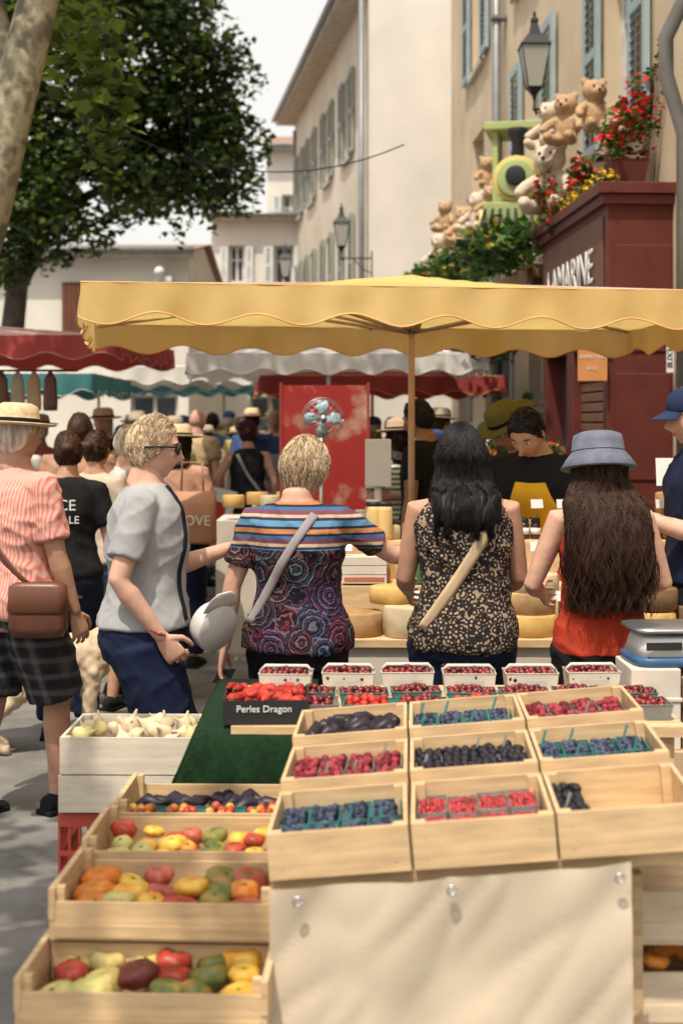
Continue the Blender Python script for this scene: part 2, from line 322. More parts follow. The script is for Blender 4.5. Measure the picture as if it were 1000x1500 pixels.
        if strand:
            n,wv,sr=strand; grav={'long':.42,'bob':.16,'short':.10,'bun':.0}[kind]; sh_=kind=='short'; lodf=lod==0
            for q in range(n):
                while 1:
                    d=V((R.gauss(0,1),R.gauss(0,1),R.gauss(0,1))).normalized()
                    if d.y<(.75 if not sh_ else .62) and hmask(d,low)>(.6 if not sh_ else .35): break
                p=HM@(hsurf(d,False)*(1+(thk*.8)/.085)); out=(p-C).normalized(); vel=(hr@V((d.x*.9+R.gauss(0,.15),-.35+d.y*.1+R.gauss(0,.15),-.25+.3*R.random()))).normalized()
                if kind=='bun': vel=(HM@V((0,-.11,.03))-p).normalized()
                ze=C.z-ln*R.uniform(.72,1.06); st=.02 if kind=='long' else .010; ph=noise.noise(d*2.5+V((sd,0,0)))*9+R.uniform(-.4,.4); ph2=noise.noise(d*2.5+V((0,sd,0)))*9+R.uniform(-.4,.4); pts=[p-out*.006]; l=0; mx=60 if kind=='long' else (R.randint(5,11) if kind=='bob' else R.randint(3,6))
                cl=noise.noise(d*7+V((sd,sd,0)))
                while (p.z>ze or kind in('short','bun')) and len(pts)<mx:
                    wvv=V((math.sin(l*30+ph),math.cos(l*26+ph2)*.7,0))*wv*min(1,l*6+.2)
                    vel=(vel*.62+V((0,0,-grav))+wvv*.35+V((R.gauss(0,.014),R.gauss(0,.014),0))).normalized(); p=p+vel*st; l+=st
                    qv=hr.transposed()@(p-C)
                    # follow the skull: project onto a layered shell so short cuts hug the head
                    if kind!='long':
                        dd=V((qv.x/.073,qv.y/.094,qv.z/.116)); L0=dd.length; dn=dd/L0; tgt=(hsurf(dn,False)).length/V((.073*dn.x,.094*dn.y,.116*dn.z)).length if qv.z<0 else 1
                        lim=tgt*(1+(thk*(.95+.45*cl)+.004*R.random()+ (l*.05 if kind=='bob' else 0))/.085)
                        p=C+(p-C)*(lim/L0)
                    else:
                        e=math.sqrt((qv.x/.076)**2+(qv.y/.098)**2+(qv.z/.120)**2); lim=1+(thk+.003*R.random())/.085
                        if e<lim: p=C+(p-C)*(lim/e)
                    if hb2:
                        h=hb2.find_nearest(p)
                        if h[0] is not None and (p-h[0]).dot(h[1])<.003: p=h[0]+h[1]*(.003+.008*R.random())
                        elif h[0] is not None and (p-h[0]).length>.015 and p.z<C.z and p.z>ze+.1: p=p.lerp(h[0]+h[1]*.006,.4)
                    if p.y-C.y>.0 and p.z<C.z+.03 and abs(p.x-C.x)<.085 and kind=='long': p.x=C.x+math.copysign(.088,p.x-C.x)
                    pts.append(p)
                if len(pts)>2: hb.tube(pts,[sr*(1-.65*i/(len(pts)-1)) for i in range(len(pts))],0,3)
        hb.obj('hair',[hm],rt)
    if hat:
        kd,mh=hat; hb=MB(); HT=HM@T(0,-.008,.045)@RX(-4)
        if kd=='straw': hb.lathe([(.165,.012),(.167,.006),(.13,.0),(.098,.004),(.094,.05),(.085,.082),(.06,.095),(.001,.098)],0,28,HT); hb.lathe([(.0985,.006),(.097,.03),(.0955,.032)],1,28,HT)
        if kd=='bucket': hb.lathe([(.148,-.055),(.15,-.052),(.125,-.015),(.104,.012),(.101,.05),(.094,.078),(.07,.088),(.001,.09)],0,30,HT); hb.lathe([(.1055,.010),(.1055,.014)],1,28,HT)
        if kd=='cap':
            hb.lathe([(.089,-.01),(.092,.0),(.09,.03),(.078,.062),(.05,.083),(.001,.09)],0,24,HT@Matrix.Diagonal((1,1.12,1,1)))
            vs=[];fs=[]
            for i in range(7):
                for j in range(9):
                    a=pi*(.2+.6*j/8); rr=.09+.07*i/6*math.sin(a)**.6; vs.append(HT@V((rr*math.cos(a)*(.9 if i else .97),rr*math.sin(a)*1.12,.006-.02*(i/6)-.15*math.cos(a)**2*.2)))
            for i in range(6):
                for j in range(8): a=i*9+j; fs.append((a,a+1,a+10,a+9))
            hb.add(vs,fs); 
        hb.obj('hat',[mh,BLK],rt,solid=.003 if kd=='cap' else 0)
    return rt,bvh,dict(C=C,HM=HM,sp=sp,arms=arms,legs=legs)
def strap(rt,bvh,pts,dirv,wd,m,name='strap'):
    P=[];D=V(dirv).normalized()
    for i in range(len(pts)-1):
        for t in range(12): P.append(V(pts[i]).lerp(V(pts[i+1]),t/12))
    P.append(V(pts[-1])); Q=[]
    for p in P:
        h=bvh.ray_cast(p+D*.5,-D); Q.append((h[0]+D*.007) if h[0] is not None and (h[0]-p).length<.3 else (Q[-1]+(p-P[max(0,P.index(p)-1)]) if Q else p))
    for _ in range(3): Q=[Q[0]]+[(Q[i-1]+Q[i]*2+Q[i+1])/4 for i in range(1,len(Q)-1)]+[Q[-1]]
    mb=MB(); vs=[];fs=[]
    for i,q in enumerate(Q):
        t=(Q[min(i+1,len(Q)-1)]-Q[max(i-1,0)]).normalized(); s=t.cross(D).normalized()*wd/2; vs+=[q-s,q-s*.4+D*.003,q+s*.4+D*.003,q+s]
    for i in range(len(Q)-1):
        for j in range(3): a=i*4+j; fs.append((a,a+1,a+5,a+4))
    mb.add(vs,fs); mb.obj(name,[m],rt,solid=.004); return Q
def bag(rt,M,w,d,h,m,name='bag',flap=True):
    mb=MB(); mb.loft([(V((0,0,z)),V((w/2*k,0,0)),V((0,d/2*k,0))) for z,k in ((-h,.5),(-h*.97,.85),(-h*.8,1),(-h*.4,1),(-.01,.92),(0,.7))],n=20,p=.5)
    if flap: mb.loft([(V((0,-.006,z)),V((w/2*k,0,0)),V((0,d/2*k,0))) for z,k in ((-h*.55,.9),(-h*.5,1.03),(-.01,.97),(.006,.75))],n=20,p=.5)
    return mb.obj(name,[m],rt,M)
c=lambda n,col,**k:mat(n,col,.9,k.pop('var',.12),bs=250,bump=.25,spec=.15,**k)
PINK=mat('pink_striped_shirt',rough=.9,pat=p_pink,bump=.2,spec=.15); PLAID=mat('plaid_cloth',rough=.9,pat=p_plaid,spec=.15); SWIRL=mat('swirl_print',rough=.85,pat=p_swirl,spec=.15); LEO=mat('leaf_print',rough=.9,pat=p_leop,spec=.15)
REDT=c('red_tank',(.36,.04,.018)); LEA=mat('brown_leather',(.12,.042,.022),.4,.2,spec=.5)
BUCK=mat('grey_denim',(.12,.13,.17),.9,.2,20,bs=250)
YEL=c('yellow_cloth',(.70,.38,.02)); CREAMS=c('cream_strap',(.46,.34,.21)); GRYS=c('grey_strap',(.27,.24,.24)); OLIVE=c('olive_felt',(.12,.11,.035))
# man in pink shirt
p,b,i=person('man_in_pink_shirt',-1.385,6.0,-38,1.71,1.10,rh=(.285,.10,.83),lh=(-.27,-.02,.84),feet=((.12,.14),(-.1,-.16)),hy=-5,top=PINK,sl=.8,hem=.84,loose=.03,bot=PLAID,blen=.5,bl=.03,skin=1,hair=('short',HGR,.03),hat=('straw',STRAW),lod=0,belly=.6,curl=.5,fold_=1.2)
strap(p,b,[(-.10,-.1,1.42),(.02,-.1,1.2),(.2,-.1,.98)],(0,-1,0),.035,LEA)
bag(p,T(.235,-.06,.99)@RZ(35),.24,.09,.22,LEA,'shoulder_bag')
mb=MB(); mb.loft([(V((0,0,z)),V((r,0,0)),V((0,r,0))) for z,r in ((0,.05),(.012,.055),(.03,.05),(.03,.040),(.01,.034))],n=24); mb.lathe([(.012,0),(.012,.02)],1,10,T(0,.065,0)); mb.obj('dog_bowl',[mat('teal_rubber',(.02,.12,.19),.5),STEEL],p,T(.19,-.29,.82)@RZ(30)@RX(84))
# woman in grey t-shirt
p,b,i=person('woman_in_grey_tshirt',-.725,5.22,-84,1.67,1.12,1,rh=(.225,.07,.915),lh=(-.14,.33,1.2),rp=(.35,-1,0),lp=(-.2,-.6,-1),ln=(.6,0,-.6),hy=-2,hp=6,top=GREY,sl=.72,hem=.93,loose=.022,bot=NAVY,blen=.55,bl=.028,hair=('short',HBL,.05),lod=0,glasses=1,strand=(4200,.12,.0015),belly=.7,curl=.3,rc=.9,fold_=.85)
strap(p,b,[(-.03,.02,1.45),(.03,.1,1.3),(.10,.12,1.12),(.1,.14,.96)],(.75,.6,0),.018,BLK,'camera_strap')
mb=MB(); mb.lathe([(.089,-.01),(.092,.0),(.09,.03),(.078,.062),(.05,.083),(.001,.09)],0,24)
mb.loft([(V((0,.075+a,.0-a*.2)),V((w_,0,0)),V((0,0,.004))) for a,w_ in ((0,.078),(.03,.072),(.055,.06),(.075,.035))],0,16)
mb.lathe([(.022,.0),(.02,.002)],1,14,T(.045,-.02,.075)@RX(10)@RY(30))
mb.obj('white_cap',[c('white_cotton',(.54,.51,.48)),mat('grey_mark',(.25,.25,.27))],p,T(.14,.27,.93)@RZ(-70)@RX(70)@RY(20)@Matrix.Scale(1.0,4))
mb=MB(); mb.tube([(.034*math.cos(t),.034*math.sin(t),0) for t in [2*pi*k/12 for k in range(13)]],.005,0,6,M=Matrix.Translation(i['arms'][0][2]+(i['arms'][0][1]-i['arms'][0][2])*.1)@RX(-25)); mb.obj('bracelet',[mat('beads',(.35,.1,.05),.4,.6,60)],p)
# blonde woman
p,b,i=person('blonde_woman',-.165,5.3,-14,1.59,1.08,1,rh=(.50,.36,1.22),lh=(-.30,-.02,.86),rp=(.3,-.4,-1),lp=(-1,-.5,0),rn=(0,0,-1),hy=-30,hp=14,top=SWIRL,sl=.7,hem=.87,loose=.028,bot=BLK,blen=.1,bl=.02,hair=('bob',HBL,.15),lod=0,strand=(6000,.45,.0016),curl=.3,skin=0,fold_=1.2)
strap(p,b,[(.10,-.1,1.41),(-.03,-.1,1.2),(-.16,-.1,.98)],(0,-1,0),.035,GRYS,'bag_strap')
mb=MB(); mb.box((-.036,-.004,-.075),(.036,.004,.075)); mb.obj('phone',[BLACK],p,T(-.315,.03,.74)@RZ(30)@RX(60),bevel=.004)
# black-haired woman
p,b,i=person('black_haired_woman',.455,5.32,2,1.635,1.08,1,rh=(.19,.28,1.03),lh=(-.19,.28,1.03),rp=(.35,-1,-.6),lp=(-.35,-1,-.6),hp=12,hy=5,top=LEO,sl=0,hem=.84,neck=1.44,loose=.02,bot=NAVY,blen=.1,skin=1,hair=('long',HB,.28,.135),lod=0,strand=(5200,.3,.0018))
strap(p,b,[(.13,-.1,1.40),(-.02,-.1,1.15),(-.17,-.1,.93)],(0,-1,0),.045,CREAMS,'bag_strap')
# woman with bucket hat
p,b,i=person('woman_in_bucket_hat',.95,5.22,6,1.60,.98,1,rh=(.17,.26,1.06),lh=(-.17,.26,1.06),rp=(.75,-.8,-.7),lp=(-.75,-.8,-.7),hp=6,top=REDT,sl=0,hem=.86,neck=1.41,loose=.012,bot=BLK,blen=.1,hair=('long',HBR,.53,.165),hat=('bucket',BUCK),lod=0,strand=(5600,.95,.0020))
# vendors
p,b,i=person('cheese_vendor',1.02,7.15,158,1.80,1.05,0,lean=20,rh=(.2,.36,1.02),lh=(-.16,.34,1.02),hp=42,hy=-10,top=BLK,sl=.65,skin=1,hair=('short',HB),bot=BLK,lod=1,apron=YEL)
person('vendor_in_olive_hat',1.14,7.9,120,1.80,1.0,0,lean=18,rh=(.15,.4,1.1),lh=(-.2,.3,1.1),hp=34,top=c('dark_green_top',(.02,.03,.02)),skin=1,hair=('short',HB),hat=('straw',OLIVE),lod=1)
person('man_in_navy_cap',1.58,6.25,88,1.80,1.1,0,rh=(.1,.3,1.18),lh=(-.12,.28,1.18),hp=10,top=NAVY,sl=.6,skin=0,hair=('short',HGR),hat=('cap',c('navy_cap',(.02,.03,.07))),lod=1,curl=.8,bot=BLK)
person('man_in_black_tshirt',.54,9.1,60,1.80,1.0,0,top=BLK,skin=2,hair=('short',HB),lod=1,hp=15,rh=(.15,.3,1.1))
person('shopper_in_striped_top',.40,9.6,20,1.66,1,1,top=mat('striped_top',pat=p_stripe),hair=('bob',HBR,.15),hat=('straw',c('beige_hat',(.4,.3,.2))),lod=1)
# mid-distance shoppers
p,b,i=person('shopper_in_printed_black_tshirt',-1.44,7.5,8,1.60,.98,1,top=BLK,sl=.75,hair=('bun',HBR),lod=1,bot=NAVY,blen=.1,skin=1,rh=(.27,.02,.82))
text('CE',.085,WHITE,T(.0,-.165,1.30)@RX(90),p); text('LE',.06,WHITE,T(.04,-.165,1.22)@RX(90),p)
person('shopper',-1.77,9.6,-5,1.71,1.1,0,top=c('rust_shirt',(.36,.20,.13)),hair=('short',HBR),lod=1,skin=1)
person('grey_haired_woman',-1.30,8.6,-70,1.63,1.1,1,top=c('pale_shirt',(.5,.45,.4)),hair=('short',HGR,.04),lod=1)
person('shopper',-1.42,8.2,-20,1.60,.95,1,top=c('cream_top',(.46,.37,.29)),hair=('bun',HBR),lod=1,blen=.5,bot=c('denim',(.06,.09,.16)),skin=1)
p,b,i=person('shopper_with_straw_hat',-1.10,9.6,-10,1.62,1.0,1,top=c('peach_top',(.42,.24,.17)),hair=('bob',HBR,.15),hat=('straw',STRAW),lod=1,skin=1)
mb=MB(); mb.loft([(V((0,0,z)),V((.17,0,0)),V((0,d,0))) for z,d in ((-.36,.05),(-.34,.06),(-.1,.04),(0,.012))],0,20,.5); mb.tube([(-.08,0,-.01),(-.07,0,.2),(.07,0,.2),(.08,0,-.01)],.008,0,6)
o=mb.obj('tote_bag',[c('terracotta_cloth',(.42,.22,.14))],p,T(.16,-.2,1.26)); text('LOVE',.10,WHITE,T(.03,-.075,-.2)@RX(87),o)
person('bald_man_in_beige_tshirt',-1.47,14.4,-25,1.79,1.12,0,top=c('beige_tshirt',(.44,.32,.18)),hair=('bald',HGR),lod=1,belly=.5,bot=c('grey_trousers',(.1,.1,.11)))
p,b,i=person('woman_in_black_tank_top',-.87,13.2,4,1.66,1.0,1,top=BLK,sl=0,bot=c('dark_trousers',(.025,.02,.02)),hair=('bun',HBR),lod=1,skin=1,rh=(.26,0,.9),lh=(-.3,.05,.95),hat=('cap',c('maroon_cap',(.05,.01,.02))))
strap(p,b,[(-.1,-.1,1.4),(.0,-.1,1.2),(.16,-.1,.98)],(0,-1,0),.03,GRYS)
mb=MB(); mb.box((-.17,-.06,-.42),(.17,.06,0)); mb.box((-.12,-.064,-.3),(.1,-.061,-.12),1); mb.box((-.171,-.05,-.1),(.171,.05,-.06),1); mb.tube([(-.07,0,0),(-.05,0,.14),(.05,0,.14),(.07,0,0)],.005,1,6)
mb.obj('paper_bag',[WHITE,c('red_print',(.5,.05,.05))],p,T(-.26,-.16,1.08)@RY(14))
tops=[(.02,.02,.025),(.5,.48,.45),(.32,.1,.08),(.05,.08,.18),(.4,.32,.23),(.12,.16,.1),(.44,.27,.21),(.03,.03,.03),(.2,.2,.22),(.52,.49,.44),(.44,.36,.1)]
CT=[c('cloth_%s'%k,t) for k,t in zip(('black','white','brick','blue','sand','green','salmon','charcoal','grey','ivory','mustard'),tops)]
spots=[(-2.45,10.6),(-2.15,11.8),(-2.9,12.6),(-1.9,12.4),(-3.2,14.5),(-2.6,14.2),(-2.1,15),(-1.75,14.9),(-.70,15.4),(-1.2,17.2),(-1.9,17),(-.45,16.6),(-2.9,17.5),(-.1,18.2),(-3.6,16.5),(-.9,18.6),(-1.5,19.5),(-2.4,20),(-3.1,21),(-.3,20.5),(.35,15.5),(.6,17.5),(.9,13.2),(1.25,12.2),(.75,11.4),(-4.3,19),(-1.1,22),(-2.0,23),(-3.6,24),(-1.98,10.2),(-2.55,12.0),(-1.75,13.6),(-1.55,16.2),(-.52,14.0),(-1.35,18.3),(-.55,19.3),(-2.2,13.2),(-.8,21.2),(-1.7,21.5),(-2.15,9.2),(-1.52,12.6),(-.98,15.2),(-1.02,16.4),(-2.35,16.2),(-2.75,19.2),(-1.62,17.8),(-.28,14.6),(.15,13.4)]
for k,(x,y) in enumerate(spots):
    f=R.random()<.5
    person('shopper',x,y,R.choice((0,10,-15,180,170,-60,90,20)),R.uniform(1.58,1.82),R.uniform(.95,1.15),f,top=R.choice(CT),sl=R.choice((.6,.7,1.8)),bot=R.choice((NAVY,BLK,CT[4],CT[8])),blen=R.choice((.1,.1,.5)),
      hair=R.choice((('short',HBR),('short',HB),('short',HGR),('bob',HBL,.16) if f else ('short',HB),('bun',HBR) if f else ('short',HGR))),hat=R.choice((None,None,None,('straw',STRAW),('cap',CT[3]),('straw',CT[4]))),lod=2,skin=R.choice((0,0,1,1,2)),rh=R.choice(((.25,.03,.83),(.2,.25,1.1))),strand=(160,.1,.004))
person('shopper',-1.9,7.0,10,1.7,1,0,top=CT[7],bot=BLK,blen=.5,lod=1,feet=((.12,.1),(-.1,-.1)),shoes=c('dark_trainers',(.03,.03,.035)))
# dog
def dog(x,y,hd):
    rt=empty('dog',T(x,y)@RZ(hd)); mb=MB()
    X=lambda z,y_,a,b_:(V((0,y_,z)),V((a,0,0)),V((0,.0,b_)))
    mb.loft([X(.44,-.36,.04,.05),X(.45,-.32,.09,.10),X(.46,-.15,.10,.11),X(.44,.05,.115,.14),X(.45,.2,.11,.145),X(.48,.28,.07,.10)],n=16)
    mb.tube([(0,.22,.5),(0,.33,.60),(0,.38,.66)],[.09,.075,.07],n=12); mb.ell((0,.42,.69),(.075,.09,.07)); mb.tube([(0,.46,.675),(0,.55,.655),(0,.58,.65)],[.045,.034,.028],n=10,rnd=True)
    for s in (-1,1):
        mb.tube([(s*.07,.2,.42),(s*.075,.18,.25),(s*.075,.19,.06),(s*.075,.22,.03)],[.055,.036,.026,.03],n=10,rnd=True)
        mb.tube([(s*.075,-.24,.42),(s*.08,-.16,.30),(s*.08,-.30,.17),(s*.08,-.27,.04),(s*.08,-.23,.025)],[.075,.055,.03,.025,.03],n=10,rnd=True)
        mb.loft([(V((s*.07,.40,.73)),V((.012,0,0)),V((0,.03,0))),(V((s*.095,.40,.68)),V((.012,0,0)),V((0,.035,0))),(V((s*.1,.41,.62)),V((.01,0,0)),V((0,.02,0)))],n=8)
    mb.tube([(0,-.34,.5),(0,-.46,.52),(0,-.55,.46),(0,-.6,.38)],[.03,.045,.045,.02],n=10,rnd=True)
    vs,fs=remesh(mb,.012,2,lambda c:.012*noise.noise(V(c)*28)); b=MB(); b.add(vs,fs); b.ell((0,.605,.66),(.018,.014,.013),1)
    for s in(-1,1): b.ell((s*.035,.495,.71),.009,1)
    b.obj('body',[mat('cream_fur',(.52,.40,.27),.9,.2,20,.6,120),BLACK],rt)
dog(-1.46,7.2,-75)
# ---------------------------------------------------------------- ground
mb=MB(); mb.add([(-150,-40,0),(150,-40,0),(150,260,0),(-150,260,0)],[(0,1,2,3)],0,False); mb.obj('ground',[mat('asphalt',(.16,.152,.14),.9,.35,3,.5,120)])
mb=MB(); mb.box((-14,0,0),(0,1.6,.13)); mb.box((-14,-.14,0),(0,0,.125),1); mb.obj('pavement',[mat('paving',(.28,.26,.23),.9,.2,4),mat('kerb_stone',(.35,.33,.3),.9)],M=T(1.9,6.5)@RZ(-87.2))
# ---------------------------------------------------------------- buildings
WA=mat('warm_render',(.52,.40,.27),.9,.12,1.2,.3,25,col2=(.60,.49,.34)); WB=mat('cream_render',(.60,.52,.41),.9,.14,.8,.3,25); WC=mat('white_render',(.66,.61,.53),.9,.10,.8,.2,25)
SHB=mat('blue_grey_shutter',(.28,.35,.36),.7,.1); SHG=mat('sage_shutter',(.28,.30,.26),.7,.1); SHW=mat('white_shutter',(.58,.58,.56),.7,.1); SHBR=mat('brown_shutter',(.14,.05,.03),.7,.15)
TILE=mat('roof_tiles',rough=.9,pat=p_tile); STONE=mat('sill_stone',(.45,.40,.33),.9); FRM=mat('window_frame',(.55,.53,.5),.6)
def building(name,p,q,H,dep,ops,wm,sm,roof=.0,eave=.4):
    p,q=V(p),V(q); d=(q-p); L_=d.length; a=math.atan2(d.y,d.x); M=T(p.x,p.y)@Matrix.Rotation(a,4,'Z'); rt=empty(name,M); w=MB(); o=MB(); s=MB()
    xs=sorted({0,L_}|{t for op in ops for t in op[:2]}); zs=sorted({0,H}|{t for op in ops for t in op[2:4]})
    for i in range(len(xs)-1):
        for j in range(len(zs)-1):
            cx,cz=(xs[i]+xs[i+1])/2,(zs[j]+zs[j+1])/2
            if any(op[0]<cx<op[1] and op[2]<cz<op[3] for op in ops): continue
            w.add([(xs[i],0,zs[j]),(xs[i+1],0,zs[j]),(xs[i+1],0,zs[j+1]),(xs[i],0,zs[j+1])],[(0,1,2,3)],0,False)
    w.add([(0,0,0),(0,dep,0),(0,dep,H),(0,0,H),(L_,0,0),(L_,dep,0),(L_,dep,H),(L_,0,H)],[(0,3,2,1),(4,5,6,7),(1,2,6,5),(3,7,6,2)],0,False)
    if roof: w.add([(0,0,H),(0,dep,H),(0,dep/2,H+roof*.9),(L_,0,H),(L_,dep,H),(L_,dep/2,H+roof*.9)],[(0,1,2),(3,5,4)],0,False)
    for op in ops:
        x0,x1,z0,z1=op[:4]; D=.2
        w.add([(x0,0,z0),(x1,0,z0),(x1,0,z1),(x0,0,z1),(x0,D,z0),(x1,D,z0),(x1,D,z1),(x0,D,z1)],[(0,4,5,1),(1,5,6,2),(2,6,7,3),(3,7,4,0)],0,False)
        o.add([(x0,D,z0),(x1,D,z0),(x1,D,z1),(x0,D,z1)],[(0,1,2,3)],0,False)
        for b0,b1 in (((x0,D-.06,z0),(x0+.06,D-.01,z1)),((x1-.06,D-.06,z0),(x1,D-.01,z1)),((x0+.06,D-.06,z1-.06),(x1-.06,D-.01,z1)),((x0+.06,D-.06,z0),(x1-.06,D-.01,z0+.07)),(((x0+x1)/2-.035,D-.055,z0+.07),((x0+x1)/2+.035,D-.012,z1-.06)),((x0+.06,D-.05,z0+(z1-z0)*.6),((x0+x1)/2-.035,D-.015,z0+(z1-z0)*.6+.04)),(((x0+x1)/2+.035,D-.05,z0+(z1-z0)*.6),(x1-.06,D-.015,z0+(z1-z0)*.6+.04))): o.box(b0,b1,1)
        o.box((x0-.06,-.07,z0-.08),(x1+.06,.19,z0-.002),2)
        if op[4]:
            ww=(x1-x0)/2*1.02
            for xa in (x0-ww-.03,x1+.03):
                s.box((xa,-.075,z0),(xa+.07,-.03,z1)); s.box((xa+ww-.07,-.075,z0),(xa+ww,-.03,z1)); n=int((z1-z0)/.075)
                for zz in (z0,z0+(z1-z0)*.5-.05,z1-.09): s.box((xa+.07,-.073,zz),(xa+ww-.07,-.032,zz+.09))
                for k in range(n): s.box((0,-.022,0),(ww-.14,.022,.008),0,T(xa+.07,-.052,z0+.04+k*(z1-z0-.06)/n)@RX(40))
    w.obj('walls',[wm],rt); o.obj('windows',[GLASS,FRM,STONE],rt)
    if s.v: s.obj('shutters',[sm],rt)
    r=MB()
    if roof: 
        r.add([(-.15,-eave,H+.02),(L_+.15,-eave,H+.02),(L_+.15,dep*.5,H+.02+roof),(-.15,dep*.5,H+.02+roof),(-.15,dep+.3,H),(L_+.15,dep+.3,H)],[(0,1,2,3),(3,2,5,4)],0,False); r.box((-.1,-eave,H-.12),(L_+.1,0,H-.0),1)
        r.tube([(-.15,-eave-.05,H+.01),(L_+.15,-eave-.05,H+.01)],.06,2,8)
    else: r.box((-.1,-.12,H),(L_+.1,dep+.1,H+.15),1)
    r.obj('roof',[TILE,STONE,mat('zinc',(.3,.31,.32),.4,.1,metal=.4)],rt); return rt
fa=lambda y:(2.8-.048*y,y)
Y0=22.4
ops=[]
for ya,yb,z0,z1,sh in ((18.9,20.0,6.5,8.1,1),(18.9,20.0,3.9,5.6,0),(14.6,15.8,6.5,8.1,1),(14.6,15.8,3.95,5.7,1),(11.0,12.0,3.95,5.7,1),(11.0,12.0,6.5,8.1,1),(7.6,8.6,3.9,5.6,1),(13.0,15.6,.15,2.7,0),(16.5,18.8,.15,2.7,0),(20,21.5,.15,2.6,0)): ops.append((Y0-yb,Y0-ya,z0,z1,sh))
bA=building('yellow_townhouse',fa(Y0),fa(3.5),9.2,7,ops,WA,SHB)
mb=MB(); mb.tube([(5.3,-.12,0),(5.3,-.12,9)],.055,0,10); 
for z in (1.5,4,6.5): mb.box((5.22,-.19,z),(5.38,-.0,z+.04))
mb.tube([(13.05,-.10,0),(13.05,-.10,3.55),(13.2,-.26,3.9),(13.2,-.26,4.15),(13.6,-.1,4.6),(13.6,-.1,9)],.05,0,10); mb.obj('drainpipe',[mat('zinc_pipe',(.2,.2,.2),.45,.1,metal=.3)],bA)
fB=lambda y:(4.01-.149*y,y); pB=fB(24.0)
opsB=[(34.5-yb,34.5-ya,z0,z1,1) for ya,yb in ((25.6,26.4),(28.2,29.0),(30.8,31.6),(33.0,33.7)) for z0,z1 in ((6.5,8.0),(3.7,5.4))]+[(.8,2.0,.1,2.5,0),(4,6,.1,2.6,0),(8,9.6,.1,2.6,0)]
building('cream_townhouse',fB(34.5),pB,9.0,6,opsB,WB,SHG,1.2,.45)
building('cream_townhouse_gable',(pB[0]+.02,23.9),(7.0,23.9),10.5,9.0,[],WC,SHG,0)
mb=MB(); mb.tube([(pB[0]-.1,23.8,0),(pB[0]-.1,23.8,9)],.05,0,8); mb.tube([fB(34.3)+(0,),fB(34.3)+(8.7,)],.07,0,8); mb.obj('drainpipe',[MATS['zinc_pipe']])
building('white_house',(-14,27),(-2.9,27),4.9,6,[(8.75,9.25,3.35,4.3,0),(5.5,6.5,3.2,4.4,1),(10.0,10.9,.1,2.2,0)],WC,SHBR,.5,.3)
mb=MB(); mb.box((-5.28,26.9,3.35),(-4.83,26.95,4.32)); 
for k in range(5): mb.box((-5.26+k*.088,26.885,3.37),(-5.19+k*.088,26.9,4.3))
mb.obj('shutter',[SHBR])
mb=MB(); mb.ell((-3.42,26.75,4.5),(.10,.12,.10)); mb.tube([(-3.42,26.98,4.5),(-3.42,26.75,4.5)],.03); mb.box((-3.5,26.8,4.32),(-3.2,26.97,4.42)); mb.obj('security_camera',[WHITE])
building('tiled_house',(-3.1,34),(-.6,34),6.6,5,[(.42,.78,5.0,5.9,1),(1.5,1.95,4.95,5.9,1),(.9,1.9,.1,2.3,0)],WC,SHW,.45,.3)
building('tall_rear_house',(-2.2,42),(3,42),9.8,6,[(.45,.95,7.4,8.4,1),(2,2.6,7.4,8.4,1),(.45,.95,4.6,5.8,1)],WC,SHW,.9,.35)
# brown shop front
BRN=mat('oxblood_paint',(.10,.022,.016),.5,.15); BRL=mat('brown_fascia',(.15,.07,.045),.6,.1)
MS=T(1.86,9.95)@RZ(92.7)  # local x along the street (away), local y toward street
rt=empty('brown_shop_front',MS); mb=MB(); 
mb.box((0,-.5,0),(2.4,0,.9)); mb.box((0,-.5,2.2),(2.4,0,3.25)); mb.box((0,-.5,.9),(.15,0,2.2)); mb.box((1.15,-.5,.9),(1.4,0,2.2)); mb.box((2.25,-.5,.9),(2.4,0,2.2))
mb.box((-.08,-.5,3.25),(2.5,.08,3.33)); mb.box((-.05,-.5,3.18),(2.46,.05,3.248)); mb.box((.12,.0,2.45),(2.3,.012,3.12),1)
for k in range(17): mb.box((.152,-.1,.9+k*.076),(1.148,-.06,.965+k*.076),1)
for zz in (.35,1.25,2.15): mb.box((-.012,-.45,zz),(.0,-.05,zz+.75),0)
mb.box((1.4,-.2,.9),(2.25,-.15,2.2),2); mb.obj('woodwork',[BRN,BRL,GLASS],rt,bevel=.006)
text('LAMARINE',.36,mat('white_letters',(.7,.68,.64),.5,.05,bump=0),T(1.2,.03,2.78)@RZ(180)@RX(90),rt,ext=.004)
mb=MB(); mb.box((-.10,-.015,-.125),(.10,.015,.125)); mb.tube([(0,0,.12),(0,0,.2),(.12,0,.2)],.008,0,6); o=mb.obj('shop_sign',[mat('orange_board',(.50,.21,.07),.6,.08)],M=T(1.74,9.88,2.07)@RZ(-5)); text('ESPERTINE',.036,WHITE,T(0,-.018,.04)@RX(90),o); text('& CO',.03,WHITE,T(0,-.018,-.04)@RX(90),o)
mb=MB(); mb.box((0,-.004,0),(.05,.004,.2)); o=mb.obj('sticker',[WHITE],M=T(2.24,9.82,2.0)); text('8UX3',.055,BLACK,T(.025,-.006,.1)@RX(90)@RZ(90),o)
